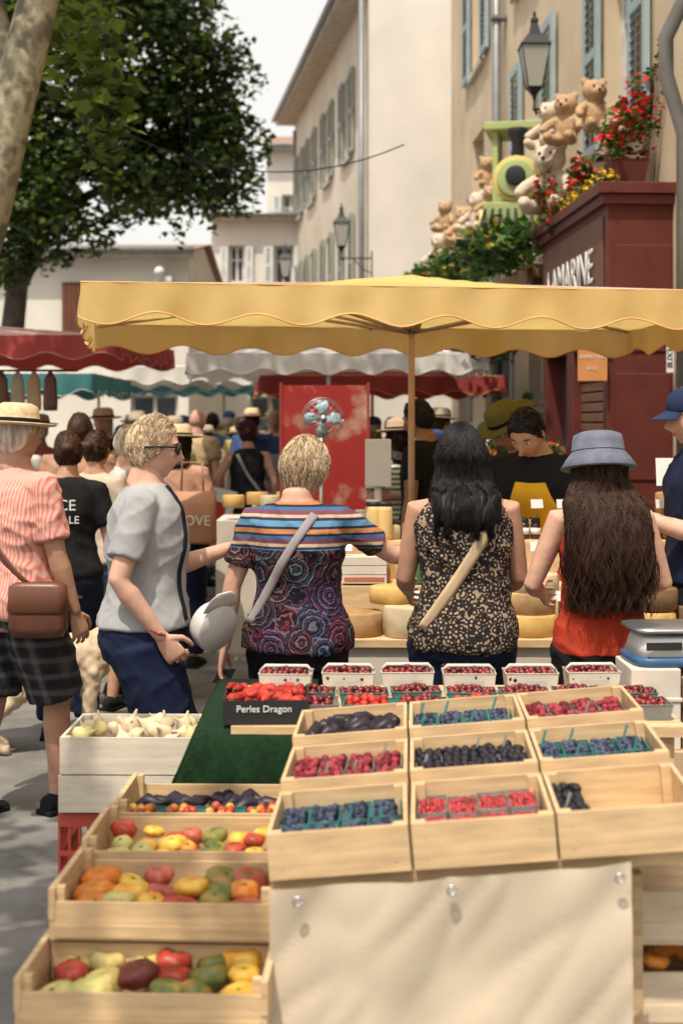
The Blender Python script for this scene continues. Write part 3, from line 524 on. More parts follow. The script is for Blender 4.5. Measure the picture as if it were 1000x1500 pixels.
# planter + flowers, leaves
def leafmass(name,blobs,n,size,mats,wts=None,M=None,parent=None,vert=0):
    mb=MB(); tw=[b[1][0]*b[1][1]*b[1][2] for b in blobs]; tw=[t**.67 for t in tw]
    for k in range(n):
        (cx,cy,cz),(rx,ry,rz)=R.choices(blobs,tw)[0]
        d=V((R.gauss(0,1),R.gauss(0,1),R.gauss(0,1))).normalized(); rr=R.random()**.42
        nzv=noise.noise(V((d.x*2.2+cx,d.y*2.2+cy,d.z*2.2+cz))); rr*=1+.45*nzv
        p=V((cx+d.x*rx*rr,cy+d.y*ry*rr,cz+d.z*rz*rr))
        if noise.noise(p*(1.1 if size>.07 else 5))<-.22 : continue
        a=V((R.gauss(0,1),R.gauss(0,1),R.gauss(0,.5)-.3)).normalized(); nn=V((R.gauss(0,.6),R.gauss(0,.6),1)).normalized(); b=a.cross(nn).normalized(); s=size*R.uniform(.6,1.25)
        mi=R.choices(range(len(mats)),wts or [1]*len(mats))[0]
        up=nn*s*.12
        mb.add([p-a*s*.5,p+b*s*.42+up-a*s*.05,p+a*s*.55,p-b*s*.42+up-a*s*.05,p+a*s*.1],[(0,1,4),(1,2,4),(2,3,4),(3,0,4)],mi,False)
    return mb.obj(name,mats,parent,M)
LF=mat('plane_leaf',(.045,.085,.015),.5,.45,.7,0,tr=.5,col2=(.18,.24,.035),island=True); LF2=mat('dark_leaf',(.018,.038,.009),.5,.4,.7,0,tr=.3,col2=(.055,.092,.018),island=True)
VINE=mat('vine_leaf',(.03,.07,.015),.5,.4,3,0,tr=.35,col2=(.08,.16,.03),island=True); RF=mat('red_petal',(.55,.02,.015),.6,.2,tr=.3,bump=0); YF=mat('yellow_petal',(.70,.42,.02),.6,.2,tr=.3,bump=0)
mb=MB(); mb.loft([(V((0,0,z)),V((r,0,0)),V((0,r,0))) for z,r in ((0,.15),(.2,.19),(.22,.2),(.22,.17),(.17,.16))],0,4,sm=False); mb.obj('planter_box',[BRN],M=T(2.08,10.4,3.34)@RZ(45))
leafmass('geranium',[((2.08,10.4,3.75),(.22,.35,.22)),((2.25,10.5,4.0),(.2,.35,.25)),((1.85,11,3.55),(.12,.35,.15)),((2.36,10.2,4.25),(.12,.2,.2)),((1.73,11.6,3.4),(.12,.2,.2)),((1.7,12.0,3.6),(.1,.2,.2))],3000,.055,[VINE,RF],[1,.6])
leafmass('yellow_daisies',[((1.86-.048*k*.3,10.02+k*.3,3.38),(.09,.2,.07)) for k in range(9)],900,.045,[VINE,YF],[1,.9])
mb=MB(); mb.box((0,-.45,3.0),(8.5,0,3.12)); mb.box((0,-.47,2.7),(8.5,-.42,3.12)); mb.obj('wooden_ledge',[mat('weathered_wood',(.2,.13,.08),.8)],M=T(*fa(21.6))@RZ(-87.25))
leafmass('climbing_vine',[((2.05-.048*y-.0,y,3.22+.03*(y-12)),(.45,.6,.24)) for y in (12.8,13.7,14.6,15.5,16.4,17.3,18.2,19.1,20,20.8)],5200,.10,[VINE,VINE,YF],[1,1,.07])
leafmass('hanging_plants',[((2.0-.048*y,y,2.35),(.3,.5,.2)) for y in (13.2,14.5,16,17.5)]+[((1.7,12.9,1.4),(.3,.3,.5)),((1.6,15,1.2),(.3,.4,.4))],2200,.08,[VINE,VINE,YF,RF],[1,1,.05,.08])
leafmass('flower_display',[((1.35,11.2,1.5),(.25,.3,.22)),((1.5,10.6,1.3),(.2,.3,.25))],900,.06,[VINE,RF,YF,WHITE],[1,.25,.25,.2])
# teddy bears
PL=[mat('plush_tan',(.42,.27,.15),.95,.15,30,.8,150),mat('plush_cream',(.54,.44,.33),.95,.1,30,.8,150)]
def bear(x,y,z,hd,s,m):
    rt=empty('teddy_bear',T(x,y,z)@RZ(hd)@Matrix.Scale(s,4)); mb=MB(); mb.ell((0,0,.2),(.13,.11,.17)); mb.ell((0,.02,.45),(.13,.115,.115)); mb.ell((0,.12,.42),(.055,.05,.045))
    for q in (-1,1): mb.ell((q*.1,.0,.55),(.045,.025,.045)); mb.tube([(q*.1,.02,.3),(q*.18,.08,.24),(q*.2,.16,.18)],[.05,.05,.045],rnd=True); mb.tube([(q*.07,.04,.08),(q*.11,.2,.06),(q*.12,.25,.09)],[.065,.06,.055],rnd=True)
    vs,fs=remesh(mb,.018,2,lambda c:.006*noise.noise(V(c)*40)); b=MB(); b.add(vs,fs); b.ell((0,.168,.435),(.02,.012,.014),1)
    for q in (-1,1): b.ell((q*.045,.128,.48),.012,1)
    b.obj('plush',[m,BLACK],rt)
for a in ((1.88,11.9,3.95,150,.8,PL[0]),(2.02,11.4,3.95,190,.8,PL[0]),(1.80,12.3,4.0,130,.75,PL[1]),(1.78,12.1,3.4,150,1.1,PL[1]),(1.72,16.3,3.95,150,.75,PL[0]),(1.66,17.3,3.95,120,.9,PL[1]),(1.58,18.3,3.9,170,.95,PL[0]),(1.5,19.3,3.7,150,1,PL[0]),(1.42,20.4,3.8,130,1.0,PL[1]),(1.72,16.8,4.4,180,.7,PL[0]),(1.45,19.9,4.3,150,.8,PL[0])): bear(*a)
# toy locomotive
LG=mat('lime_paint',(.33,.38,.15),.5,.08); LY=mat('yellow_paint',(.60,.46,.14),.5,.08)
rt=empty('toy_locomotive',T(1.74,13.9,3.42)@RZ(168)@Matrix.Scale(1.1,4)); mb=MB()
mb.box((-.28,-.7,.12),(.28,.4,.3),0); mb.loft([(V((0,y_,.5)),V((.2,0,0)),V((0,0,.2))) for y_ in (-.3,.35,.4)],1,20); mb.loft([(V((0,y_,.5)),V((r,0,0)),V((0,0,r))) for y_,r in ((.4,.17),(.43,.16))],0,20); mb.loft([(V((0,y_,.52)),V((r,0,0)),V((0,0,r))) for y_,r in ((.43,.09),(.46,.085))],2,16)
mb.box((-.27,-.7,.3),(-.22,-.25,1.05),0); mb.box((.22,-.7,.3),(.27,-.25,1.05),0); mb.box((-.22,-.7,.3),(.22,-.65,.7),0); mb.box((-.22,-.3,.3),(.22,-.25,.6),0); mb.box((-.34,-.78,1.05),(.34,-.18,1.12),0)
mb.lathe([(.05,.65),(.055,.85),(.09,.92),(.09,.97)],2,14,c=(0,.2,0)); mb.lathe([(.07,.66),(.07,.74),(.02,.8)],1,14,c=(0,-.08,0))
for y_ in (-.5,-.1,.25):
    for s in (-1,1): mb.loft([(V((s*(.29+a),y_,.13)),V((0,r,0)),V((0,0,r))) for a,r in ((0,.13),(.03,.13),(.03,.05),(.05,.04))],1,16)
for k in range(9): mb.tube([((k-4)*.065,.42,.24),((k-4)*.08,.58,-.06)],.016,2,6)
mb.obj('locomotive_body',[LG,LY,BLACK],rt,bevel=.008)
# street lamps
def lamp(x,y,z,hd,s,name='street_lamp'):
    rt=empty(name,T(x,y,z)@RZ(hd)@Matrix.Scale(s,4)); mb=MB()
    q=lambda zz,r:(V((0,0,zz)),V((r,0,0)),V((0,r,0)))
    mb.loft([q(.62,.10),q(.66,.09),q(.75,.06),q(.78,.05),(q(.80,.06)),q(.83,.055),q(.86,.02),q(.9,.025),q(.93,.005)],0,4,sm=False,M=RZ(45)); mb.loft([q(.5,.24),q(.52,.245),q(.63,.13),q(.65,.1)],0,4,sm=False,M=RZ(45)); mb.loft([q(.02,.10),q(.05,.12),q(-.05,.03),q(-.1,.02)][::-1],0,4,sm=False,M=RZ(45))
    for k in range(4):
        a=rad(45+90*k); mb.tube([(.115*math.cos(a),.115*math.sin(a),.04),(.225*math.cos(a),.225*math.sin(a),.51)],.01,0,4)
    mb.tube([(0,0,-.08),(0,0,-.2),(.03,0,-.26)],.015,0,6); mb.tube([(-.02,0,-.2),(.3,0,-.2),(.62,0,-.2)],.016,0,6); mb.tube([(.6,0,-.5),(.45,0,-.42),(.32,0,-.3),(.25,0,-.21)],.012,0,6); mb.box((.6,-.04,-.6),(.63,.04,-.05))
    mb.obj('frame',[BLACK],rt); g=MB(); g.loft([q(.045,.112),q(.505,.222)],0,4,sm=False,M=RZ(45),caps=False); g.obj('glass_panes',[mat('lamp_glass',(.72,.70,.64),.3,.05,bump=0,tr=.6)],rt)
lamp(1.76,13.0,4.68,0,.80); lamp(.0,23.2,4.5,0,.8); lamp(-1.3,33,5.0,0,.9)
# ---------------------------------------------------------------- trees
def tree(name,limbs,blobs,n,size,lm,bark):
    rt=empty(name); mb=MB()
    for pts,rr in limbs: mb.tube(pts,rr,0,12)
    mb.obj('trunk',[bark],rt); leafmass('crown',blobs,n,size,lm,parent=rt)
BK=mat('plane_bark',rough=.9,pat=p_bark,bump=.6,bs=15); BK2=mat('dark_bark',(.07,.055,.04),.9,.3,8,.6,20)
tree('plane_tree',[([(-3.3,9.6,0),(-2.95,9.6,1.6),(-2.42,9.6,3.0),(-2.22,9.6,3.8),(-2.02,9.7,4.7),(-1.8,9.9,6.0),(-1.5,10.2,7.5)],[.30,.24,.17,.15,.13,.12,.07]),([(-2.2,9.6,3.95),(-2.5,9.9,4.8),(-3,10,6)],[.09,.08,.05]),([(-2.0,9.7,5.0),(-1.6,9.5,6.2),(-.8,9,7.2)],[.08,.06,.03])],
  [((-1.82,10.4,4.3),(.4,.5,.45)),((-1.7,10.2,3.75),(.25,.4,.3)),((-2.3,11,4.7),(.5,.6,.5)),((-1.2,9.8,7.4),(1.8,1.8,1.1)),((-2.8,9.5,6.6),(1.5,1.5,1.3))],4400,.15,[LF],BK)
# unseen plane tree added behind the viewpoint to dapple the left foreground with shade
tree('plane_tree',[([(-4.2,.2,0),(-4.0,.4,2.2),(-3.4,1.0,4.2),(-2.7,1.8,5.6)],[.3,.24,.16,.06]),([(-3.8,.6,3.0),(-3.4,2.2,4.6),(-3.1,3.0,5.6)],[.12,.08,.03])],
  [((-2.9,2.0,5.6),(1.3,1.9,.6)),((-3.8,1.0,5.9),(1.6,1.6,.9)),((-2.2,.7,6.0),(1.1,1.0,.5))],3400,.18,[LF],BK)
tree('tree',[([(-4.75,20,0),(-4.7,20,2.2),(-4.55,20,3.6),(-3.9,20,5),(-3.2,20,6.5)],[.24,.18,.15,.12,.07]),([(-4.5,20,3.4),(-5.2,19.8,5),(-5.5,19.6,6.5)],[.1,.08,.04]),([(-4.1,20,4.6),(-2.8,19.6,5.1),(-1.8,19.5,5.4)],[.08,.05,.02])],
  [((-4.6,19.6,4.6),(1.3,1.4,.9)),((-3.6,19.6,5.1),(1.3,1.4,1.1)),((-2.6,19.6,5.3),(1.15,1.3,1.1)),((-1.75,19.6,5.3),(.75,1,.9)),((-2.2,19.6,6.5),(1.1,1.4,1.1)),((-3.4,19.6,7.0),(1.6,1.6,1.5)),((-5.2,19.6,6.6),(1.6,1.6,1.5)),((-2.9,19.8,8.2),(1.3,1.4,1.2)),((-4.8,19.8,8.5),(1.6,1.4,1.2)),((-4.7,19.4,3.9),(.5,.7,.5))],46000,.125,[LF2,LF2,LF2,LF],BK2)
# overhead cables
mb=MB(); mb.tube([(-2.0+2.55*t,12+.5*t,4.2-.55*4*t*(1-t)*.6-.1*t) for t in [k/16 for k in range(17)]],.006,0,5); mb.tube([(-1.28,12,9),(-1.275,12,3.35)],.005,0,5); mb.obj('overhead_cable',[BLACK])
# ---------------------------------------------------------------- parasols
def parasol(name,cx,cy,rot,w,d,ze,rise,vh,mt,mv,trim,pole=1,wl=.42,pm=None,base=0):
    rt=empty(name,T(cx,cy)@RZ(rot)); N=28; mb=MB(); vs=[];fs=[]
    for i in range(N+1):
        for j in range(N+1):
            u,v=2*i/N-1,2*j/N-1; m=max(abs(u),abs(v)); vs.append((u*w/2,v*d/2,ze+rise*(1-m)-.035*math.sin(pi*m)*(1-.6*abs(abs(u)-abs(v)))+.008*noise.noise(V((u*5,v*5,cx)))))
    for i in range(N):
        for j in range(N): a=i*(N+1)+j; fs.append((a,a+N+1,a+N+2,a+1))
    mb.add(vs,fs,0); mb.obj('canopy',[mt],rt)
    va=MB(); per=[]; st=.03
    for (x0,y0),(x1,y1),nx,ny in (((-w/2,-d/2),(w/2,-d/2),0,-1),((w/2,-d/2),(w/2,d/2),1,0),((w/2,d/2),(-w/2,d/2),0,1),((-w/2,d/2),(-w/2,-d/2),-1,0)):
        Ls=math.hypot(x1-x0,y1-y0); n=max(2,int(Ls/st)); nw=max(1,round(Ls/wl))
        for k in range(n): t=k/n; per.append((x0+(x1-x0)*t,y0+(y1-y0)*t,nx,ny,t*nw))
    vs=[];fs=[];edge=[];M_=len(per)
    for (x,y,nx,ny,t) in per:
        hb=vh*(.82+.14*math.sin(2*pi*t)+.05*noise.noise(V((x*2,y*2,cx))))
        for k in range(5):
            q=k/4; o_=.012*q+.012*q*math.sin(2*pi*t*1.5+x*3+y)+.01*noise.noise(V((x*6,y*6,q))); vs.append((x+nx*(o_+.003),y+ny*(o_+.003),ze+.004-hb*q))
        edge.append(V(vs[-1]))
    for i in range(M_):
        for k in range(4): a=i*5+k; b=((i+1)%M_)*5+k; fs.append((a,a+1,b+1,b))
    va.add(vs,fs,0); va.tube(edge+[edge[0]],.004,1,5); va.tube([V((x,y,ze+.002)) for x,y,*_ in per]+[V((per[0][0],per[0][1],ze+.002))],.004,1,5); va.obj('valance',[mv,trim],rt)
    f=MB()
    if pole: f.tube([(0,0,0),(0,0,ze+rise-.03)],.018,0,12); f.lathe([(.05,ze-.1),(.06,ze-.05),(.045,ze)],0,12); f.lathe([(.3,0),(.3,.05),(.06,.1),(.05,.3)],1,16)
    for sx in (-1,0,1):
        for sy in (-1,0,1):
            if sx or sy: f.tube([(0,0,ze+rise-.05),(sx*w/2*.99,sy*d/2*.99,ze-.012)],.011,0,6); f.tube([(0,0,ze-.12),(sx*w*.25,sy*d*.25,ze+rise*.45-.03)],.009,0,6)
    f.obj('frame',[pm or mat('pole_wood',(.42,.28,.22),.4),STEEL],rt)
YC=mat('yellow_canvas',(.74,.53,.19),.85,.14,2,.2,150,tr=.4); YV=mat('yellow_valance',(.76,.52,.18),.85,.18,2.5,.2,150,tr=.45,col2=(.80,.60,.28)); YT=mat('orange_trim',(.66,.36,.14),.8)
WCn=mat('white_canvas',(.66,.62,.56),.85,.10,2,.2,150,tr=.3); RC=mat('red_canvas',(.36,.06,.05),.85,.15,2,.2,150,tr=.3); TC=mat('teal_canvas',(.06,.20,.20),.85,.1,2,.2,150,tr=.3)
PKC=mat('pink_canvas',(.55,.32,.28),.85,tr=.3)
parasol('yellow_parasol',.38,7.74,8.5,3.45,2.7,2.26,.2,.19,YC,YV,YT)
parasol('white_parasol',-.13,14.2,5,2.75,2.6,2.28,.25,.2,WCn,WCn,WHITE,pm=STEEL)
parasol('red_parasol',.35,16.2,5,2.6,2.4,2.15,.2,.22,RC,RC,YT)
parasol('red_parasol',-3.6,12.3,-4,3.9,2.4,2.33,.25,.2,PKC,RC,PKC)
parasol('teal_parasol',-4.1,15.6,0,3.2,2.6,2.15,.2,.24,WCn,TC,WHITE)
parasol('white_parasol',-3.0,17.6,3,2.8,2.4,2.3,.25,.22,WCn,WCn,WHITE)
parasol('teal_parasol',-1.9,23,3,2.8,2.4,2.3,.25,.22,WCn,TC,WHITE)
parasol('white_parasol',-1.0,19.5,3,2.4,2.4,2.35,.25,.22,WCn,WCn,WHITE)
# ---------------------------------------------------------------- crates and produce
def crate(name,w,d,h,M,m=WOOD,post=.0,th=.009):
    mb=MB(); mb.box((th,th,0),(w-th,d-th,.006)); mb.box((0,0,.002),(w,th,h)); mb.box((0,d-th,.002),(w,d,h)); mb.box((0,th,.002),(th,d-th,h)); mb.box((w-th,th,.002),(w,d-th,h))
    for x in (th,w-th-.022):
        for y in (th,d-th-.022): mb.box((x,y,.006),(x+.022,y+.022,h+post))
    if post:
        for x in (-.002,w-.012): mb.box((x,-.003,h*.55),(x+.014,d+.003,h+post))
        mb.box((.012,-.004,h*.1),(w-.012,-.0005,h*.42))
    for x in (.03,w-.03):
        for z in (.25,.7): mb.ell((x,-.0005-(.004 if post and z<.4 else 0),h*z),(.0022,.0012,.0022),1,6,4)
    return mb.obj(name,[m,STEEL],M=M,bevel=.0018)
def scat(mb,x0,x1,y0,y1,z,r,mis,sp=1.8,lay=2,jit=0,sq=1,M=None,heap=0,nu=8,nv=6):
    for l in range(lay):
        x=x0+r
        while x<x1-r*.9:
            y=y0+r
            while y<y1-r*.9:
                k=R.uniform(.85,1.12); hp=heap*math.sin(pi*(x-x0)/(x1-x0))*math.sin(pi*(y-y0)/(y1-y0))
                mb.ell((x+R.uniform(-.5,.5)*r,y+R.uniform(-.5,.5)*r,z+hp+l*r*1.1+R.uniform(-.5,.5)*r),(r*k,r*k,r*k*sq),R.choice(mis),nu,nv,jit=jit); y+=r*sp
            x+=r*sp
BLUE=mat('blueberry',(.018,.024,.05),.6,.5,60,.1,tr=0,col2=(.06,.072,.12),island=True); RASP=mat('raspberry',(.18,.012,.02),.6,.4,60,.5,300,col2=(.32,.035,.045),island=True); CURR=mat('redcurrant',(.24,.008,.012),.3,.3,60,0,spec=.5,col2=(.42,.03,.03),island=True)
BLKB=mat('blackberry',(.010,.007,.013),.45,.3,60,.6,300,spec=.35); FIG=mat('aubergine',(.012,.008,.014),.45,.3,20,.1,spec=.35,col2=(.032,.020,.030)); STR=mat('strawberry',(.38,.018,.013),.5,.3,60,.4,250,col2=(.5,.045,.025),island=True); CHE=mat('cherry',(.08,.008,.010),.3,.4,60,0,spec=.45,col2=(.21,.02,.02),island=True)
TEAL=mat('teal_punnet',(.05,.20,.18),.5,.1); PUN=mat('clear_punnet',(.38,.39,.37),.2,.1,bump=0,tr=.5); CARDW=mat('white_card',(.56,.50,.42),.8,.12)
def punnet(mb,x0,x1,y0,y1,z0,z1,mi,t=.0018):
    for (a,b) in (((x0,y0),(x1,y0)),((x1,y0),(x1,y1)),((x1,y1),(x0,y1)),((x0,y1),(x0,y0))):
        cx,cy=(x0+x1)/2,(y0+y1)/2; g=lambda p,k:(cx+(p[0]-cx)*k,cy+(p[1]-cy)*k)
        A_,B_=g(a,.9),g(b,.9); mb.add([(A_[0],A_[1],z0),(B_[0],B_[1],z0),(b[0],b[1],z1),(a[0],a[1],z1)],[(0,1,2,3)],mi,False); mb.tube([(a[0],a[1],z1),(b[0],b[1],z1)],t,mi,5)
MD=T(-.151,3.0,.682)@RZ(-2.5)@RY(-5)
kinds=[['blueberries','redcurrants','blackberries'],['raspberries','blackberries','blueberries'],['figs','blueberries','raspberries']]
spec={'blueberries':(BLUE,.0075,0,TEAL),'redcurrants':(CURR,.0052,0,PUN),'blackberries':(BLKB,.012,.25,PUN),'raspberries':(RASP,.0105,.2,PUN)}
for r_ in range(3):
    for q in range(3):
        M=MD@T(q*.306+.002*r_,r_*.358,r_*.024)@RZ(R.uniform(-.8,.8)); cw=.300; o=crate('wooden_crate',cw,.352,.10,M)
        kd=kinds[r_][q]; fr=MB()
        if kd=='figs':
            for k in range(34):
                a=R.uniform(-.6,.6)+pi/2*R.choice((0,0,1)); x,y=R.uniform(.05,.25),R.uniform(.05,.3); dx,dy=.03*math.cos(a),.03*math.sin(a); fr.tube([(x-dx,y-dy,.05+R.uniform(0,.03)),(x,y,.055+R.uniform(0,.03)),(x+dx*.8,y+dy*.8,.057+R.uniform(0,.02)),(x+dx*1.4,y+dy*1.4,.065)],[.016,.020,.012,.004],0,10,rnd=True)
            fr.obj('aubergines',[FIG],M=M)
        else:
            m,rr,jt,pm=spec[kd]; n=4; few=(r_==0 and q==2)
            for a in range(1 if few else n):
                for b_ in range(2):
                    x0=.014+a*(.272/n)+R.uniform(-.002,.002); x1=x0+.272/n-.005; y0=.03+b_*.155; y1=y0+.145
                    punnet(fr,x0,x1,y0,y1,.01,.066+R.uniform(-.003,.003),1,.0014); scat(fr,x0-.001,x1+.001,y0-.001,y1+.001,.052,rr,[0],1.7,2,jt,heap=R.uniform(.003,.012))
                    if kd!='redcurrants' and R.random()<.35: fr.add([(x0+.01,y0+.1,.07),(x0+.016,y0+.1,.07),(x0+.03,y0+.1,.105),(x0+.024,y0+.1,.108)],[(0,1,2,3)],1,False)
            fr.obj(kd,[m,pm],M=M)
# tiered crates of tomatoes
TM=[mat('tomato_red',rough=.42,pat=p_heir((.12,.035,.012),(.38,.04,.022),(.44,.08,.045)),bump=.25,bs=30,spec=.35),mat('tomato_yellow',rough=.45,pat=p_heir((.60,.20,.03),(.66,.38,.05),(.68,.46,.09)),bump=.25,bs=30),mat('tomato_dark',rough=.42,pat=p_heir((.05,.035,.018),(.13,.028,.022),(.21,.045,.032)),bump=.25,bs=30),mat('tomato_green',rough=.48,pat=p_heir((.05,.07,.02),(.16,.17,.04),(.34,.18,.04)),bump=.25,bs=30),mat('tomato_pale',rough=.48,pat=p_heir((.32,.34,.10),(.60,.48,.18),(.64,.46,.12)),bump=.25,bs=30),mat('tomato_orange',rough=.45,pat=p_heir((.44,.18,.03),(.60,.17,.03),(.64,.30,.05)),bump=.25,bs=30),mat('tomato_pink',rough=.45,pat=p_heir((.20,.15,.05),(.38,.075,.05),(.46,.14,.10)),bump=.25,bs=30)]
STEM=mat('stem_green',(.06,.12,.02),.7)
def tomato(mb,x,y,z,r,mi,Q=None):
    vs=[];fs=[];nu,nv=30,12; k=R.randint(6,10); ph=R.random()*6; fl=R.uniform(.58,.74); el=R.uniform(.92,1.12); lob=R.uniform(.08,.2); o=R.random()*40
    TT=T(x,y,z)@RZ(R.uniform(0,180))@RX(R.uniform(-25,25))
    for i in range(nv+1):
        th=pi*i/nv; s_=math.sin(th)
        for j in range(nu):
            a=2*pi*j/nu; q=r*(1-lob*s_*(1-abs(math.cos(k*a/2+ph)))+.16*noise.noise(V((math.cos(a)*1.2+o,math.sin(a)*1.2,th))))
            vs.append((q*s_*math.cos(a)*el,q*s_*math.sin(a)/el,r*fl*math.cos(th)-.3*r*math.exp(-(s_/.4)**2)*(1 if math.cos(th)>0 else -.3)))
    for i in range(nv):
        for j in range(nu): j2=(j+1)%nu; fs.append((i*nu+j,(i+1)*nu+j,(i+1)*nu+j2,i*nu+j2))
    mb.add(vs,fs,mi,M=TT); mb.ell((0,0,r*fl*.55),(.006,.006,.004),7,6,4,TT)
LT=[(-.665,2.9,.405,.515,3),(-.640,3.12,.515,.495,-1),(-.625,3.44,.53,.48,-1),(-.60,3.76,.535,.46,-1)]
for k,(x,y,z,w_,rz) in enumerate(LT):
    M=T(x,y,z)@RZ(-2.5 if k<2 else -1.5); crate('wooden_crate',w_,.31,.085,M,WOOD,.03); fr=MB()
    if k<3:
        cols=[[4,4,6,0,2,3,1,1],[5,1,6,0,0,3,6,3],[4,1,1,6,3,0,1,3]][k]; n=7 if k==2 else 6
        for b_ in range(3):
            for a in range(n):
                rr=R.uniform(.034,.050) if k<2 else R.uniform(.027,.038); ci=cols[int(a*7.99/n)]; tomato(fr,.07+a*(w_-.14)/(n-1)+R.uniform(-.012,.012),.072+b_*.083+R.uniform(-.012,.012),.042+R.uniform(0,.03),rr,ci if R.random()<.72 else R.randint(0,6))
        fr.obj('heirloom_tomatoes',TM+[STEM],M=M)
    else:
        for a in range(4):
            x0=.015+a*.11; punnet(fr,x0,x0+.103,.02,.12,.01,.07,8); scat(fr,x0+.005,x0+.098,.025,.115,.06,.013,[0,1,5,0,6],1.9,2)
        fr.obj('cherry_tomatoes',TM+[STEM,TEAL],M=M); fr=MB()
        for a in range(17):
            x_,y_=R.uniform(.06,w_-.07),R.uniform(.17,.27); an=R.uniform(-1.2,1.2); fr.tube([(x_-.03*math.cos(an),y_-.03*math.sin(an),.045),(x_,y_,.055+R.uniform(0,.015)),(x_+.03*math.cos(an),y_+.03*math.sin(an),.06),(x_+.045*math.cos(an),y_+.045*math.sin(an),.065)],[.018,.023,.013,.004],0,10,rnd=True)
        fr.obj('aubergines',[FIG],M=M)
M=T(-.64,3.14,.42)@RZ(-2.5); crate('wooden_crate',.495,.31,.085,M,WOOD,.0); fr=MB()
for k in range(14): tomato(fr,.06+.38*R.random(),.06+.06*R.random(),.055,.032,R.choice((0,1,5)))
fr.obj('heirloom_tomatoes',TM+[STEM],M=M)
mb=MB(); mb.box((-.62,3.0,.37),(-.16,4.1,.40)); 
for x in (-.6,-.2):
    for y in (3.05,4.0): mb.box((x,y,0),(x+.04,y+.04,.37))
mb.obj('trestle_stand',[WOOD])
# main table
mb=MB(); mb.box((.0,.02,-.03),(.94,1.06,-.004)); mb.obj('display_table_top',[WOOD],M=MD)
mb=MB(); mb.box((-.32,4.12,.74),(1.0,4.78,.77)); 
for x in (-.1,.5,.93):
    for y in (4.15,4.7): mb.box((x,y,0),(x+.04,y+.04,.74))
for x in (-.08,.62): mb.box((x,3.12,0),(x+.04,3.16,.66))
mb.obj('market_table',[WOOD])
CV=mat('canvas_cloth',(.50,.41,.30),.9,.09,1.5,.25,200)
mb=MB(); vs=[];fs=[];nx,nz=70,36
for i in range(nx+1):
    for j in range(nz+1):
        u,v=i/nx,j/nz; x=.0+.755*u; z0=(MD@V((x,-.012,-.008))); z=z0.z*(1-v)+.02*v
        w_=.014*math.sin(u*13+v*2)*v+.030*noise.noise(V((u*3.5,v*2.2,3)))-.012*(1-v)**3*math.sin(u*2*pi*2)**2+.010*(1-abs(noise.noise(V((u*6+v*4,v*3,7)))))**5
        vs.append((z0.x,z0.y-.020+w_*.9,z))
for i in range(nx):
    for j in range(nz): a=i*(nz+1)+j; fs.append((a,a+nz+1,a+nz+2,a+1))
mb.add(vs,fs); o=mb.obj('canvas_table_skirt',[CV])
mb=MB()
for x in (.06,.38,.725):
    p=MD@V((x,-.046,-.03)); rg=[p+V((.009*math.cos(t),-.002,.009*math.sin(t))) for t in [2*pi*k/14 for k in range(15)]]; mb.tube(rg,.003,0,6)
mb.obj('skirt_eyelets',[STEEL],o)
for z in (.10,.32,.5):
    M=T(.62,3.13,z); crate('wooden_crate',.5,.34,.12,M,WOODL,.02); fr=MB()
    if z<.5:
        for k in range(24): tomato(fr,.05+.4*R.random(),.05+.25*R.random(),.11+.02*R.random(),.034,5)
        fr.obj('peaches',TM+[STEM],M=M)
# punnets on the rear table
def box_punnet(x,y,z,w_,d_,h,pm,fm,r,jit=0,name='cherry_punnet'):
    mb=MB(); punnet(mb,0,w_,0,d_,0,h,1); mb.add([(w_*.05,d_*.05,.002),(w_*.95,d_*.05,.002),(w_*.95,d_*.95,.002),(w_*.05,d_*.95,.002)],[(0,1,2,3)],1,False); scat(mb,.004,w_-.004,.004,d_-.004,h-.018,r,[0],1.75,2,jit,heap=.014)
    if pm is CARDW: mb.tube([(0,d_/2,h),(w_*.1,d_/2,h+.018),(w_*.9,d_/2,h+.018),(w_,d_/2,h)],.006,1,6); mb.box((w_*.25,-.004,h*.3),(w_*.75,-.001,h*.7),2)
    return mb.obj(name,[fm,pm,mat('label',(.45,.4,.36),.7)],M=T(x,y,z)@RZ(R.uniform(-5,5)))
for k in range(6): box_punnet(-.268+k*.198+R.uniform(-.01,.01),4.56+.004*k+R.uniform(-.02,.02),.772,.168,.11,.075,CARDW,CHE,.0105)
for k in range(7): box_punnet(-.17+k*.165,4.36+R.uniform(-.015,.015),.772,.15,.10,.05,TEAL,CHE,.010)
for k in range(7): box_punnet(-.16+k*.165,4.20,.772,.15,.12,.045,TEAL if k%3 else PUN,(CHE,STR,CHE,STR)[k%4],.012)
rt=empty('strawberry_tray',T(-.345,4.14,.772)@RZ(2)); mb=MB(); mb.box((0,0,0),(.25,.006,.07)); mb.box((0,.22,0),(.25,.226,.07)); mb.box((0,.006,0),(.006,.22,.07)); mb.box((.244,.006,0),(.25,.22,.07)); mb.box((.006,.006,.001),(.244,.22,.006)); mb.obj('tray',[BLACK],rt)
text('Perles Dragon',.028,WHITE,T(.12,-.002,.045)@RX(90),rt)
mb=MB()
for k in range(75):
    x,y,z=R.uniform(.02,.23),R.uniform(.02,.21),R.uniform(.055,.085); a=R.random()*6; mb.tube([(x,y,z),(x+.014*math.cos(a),y+.014*math.sin(a),z),(x+.028*math.cos(a),y+.028*math.sin(a),z-.003)],[.013,.014,.004],0,8,rnd=True); mb.ell((x-.008*math.cos(a),y-.008*math.sin(a),z),(.009,.009,.004),1,5,4)
mb.obj('strawberries',[STR,STEM],rt)
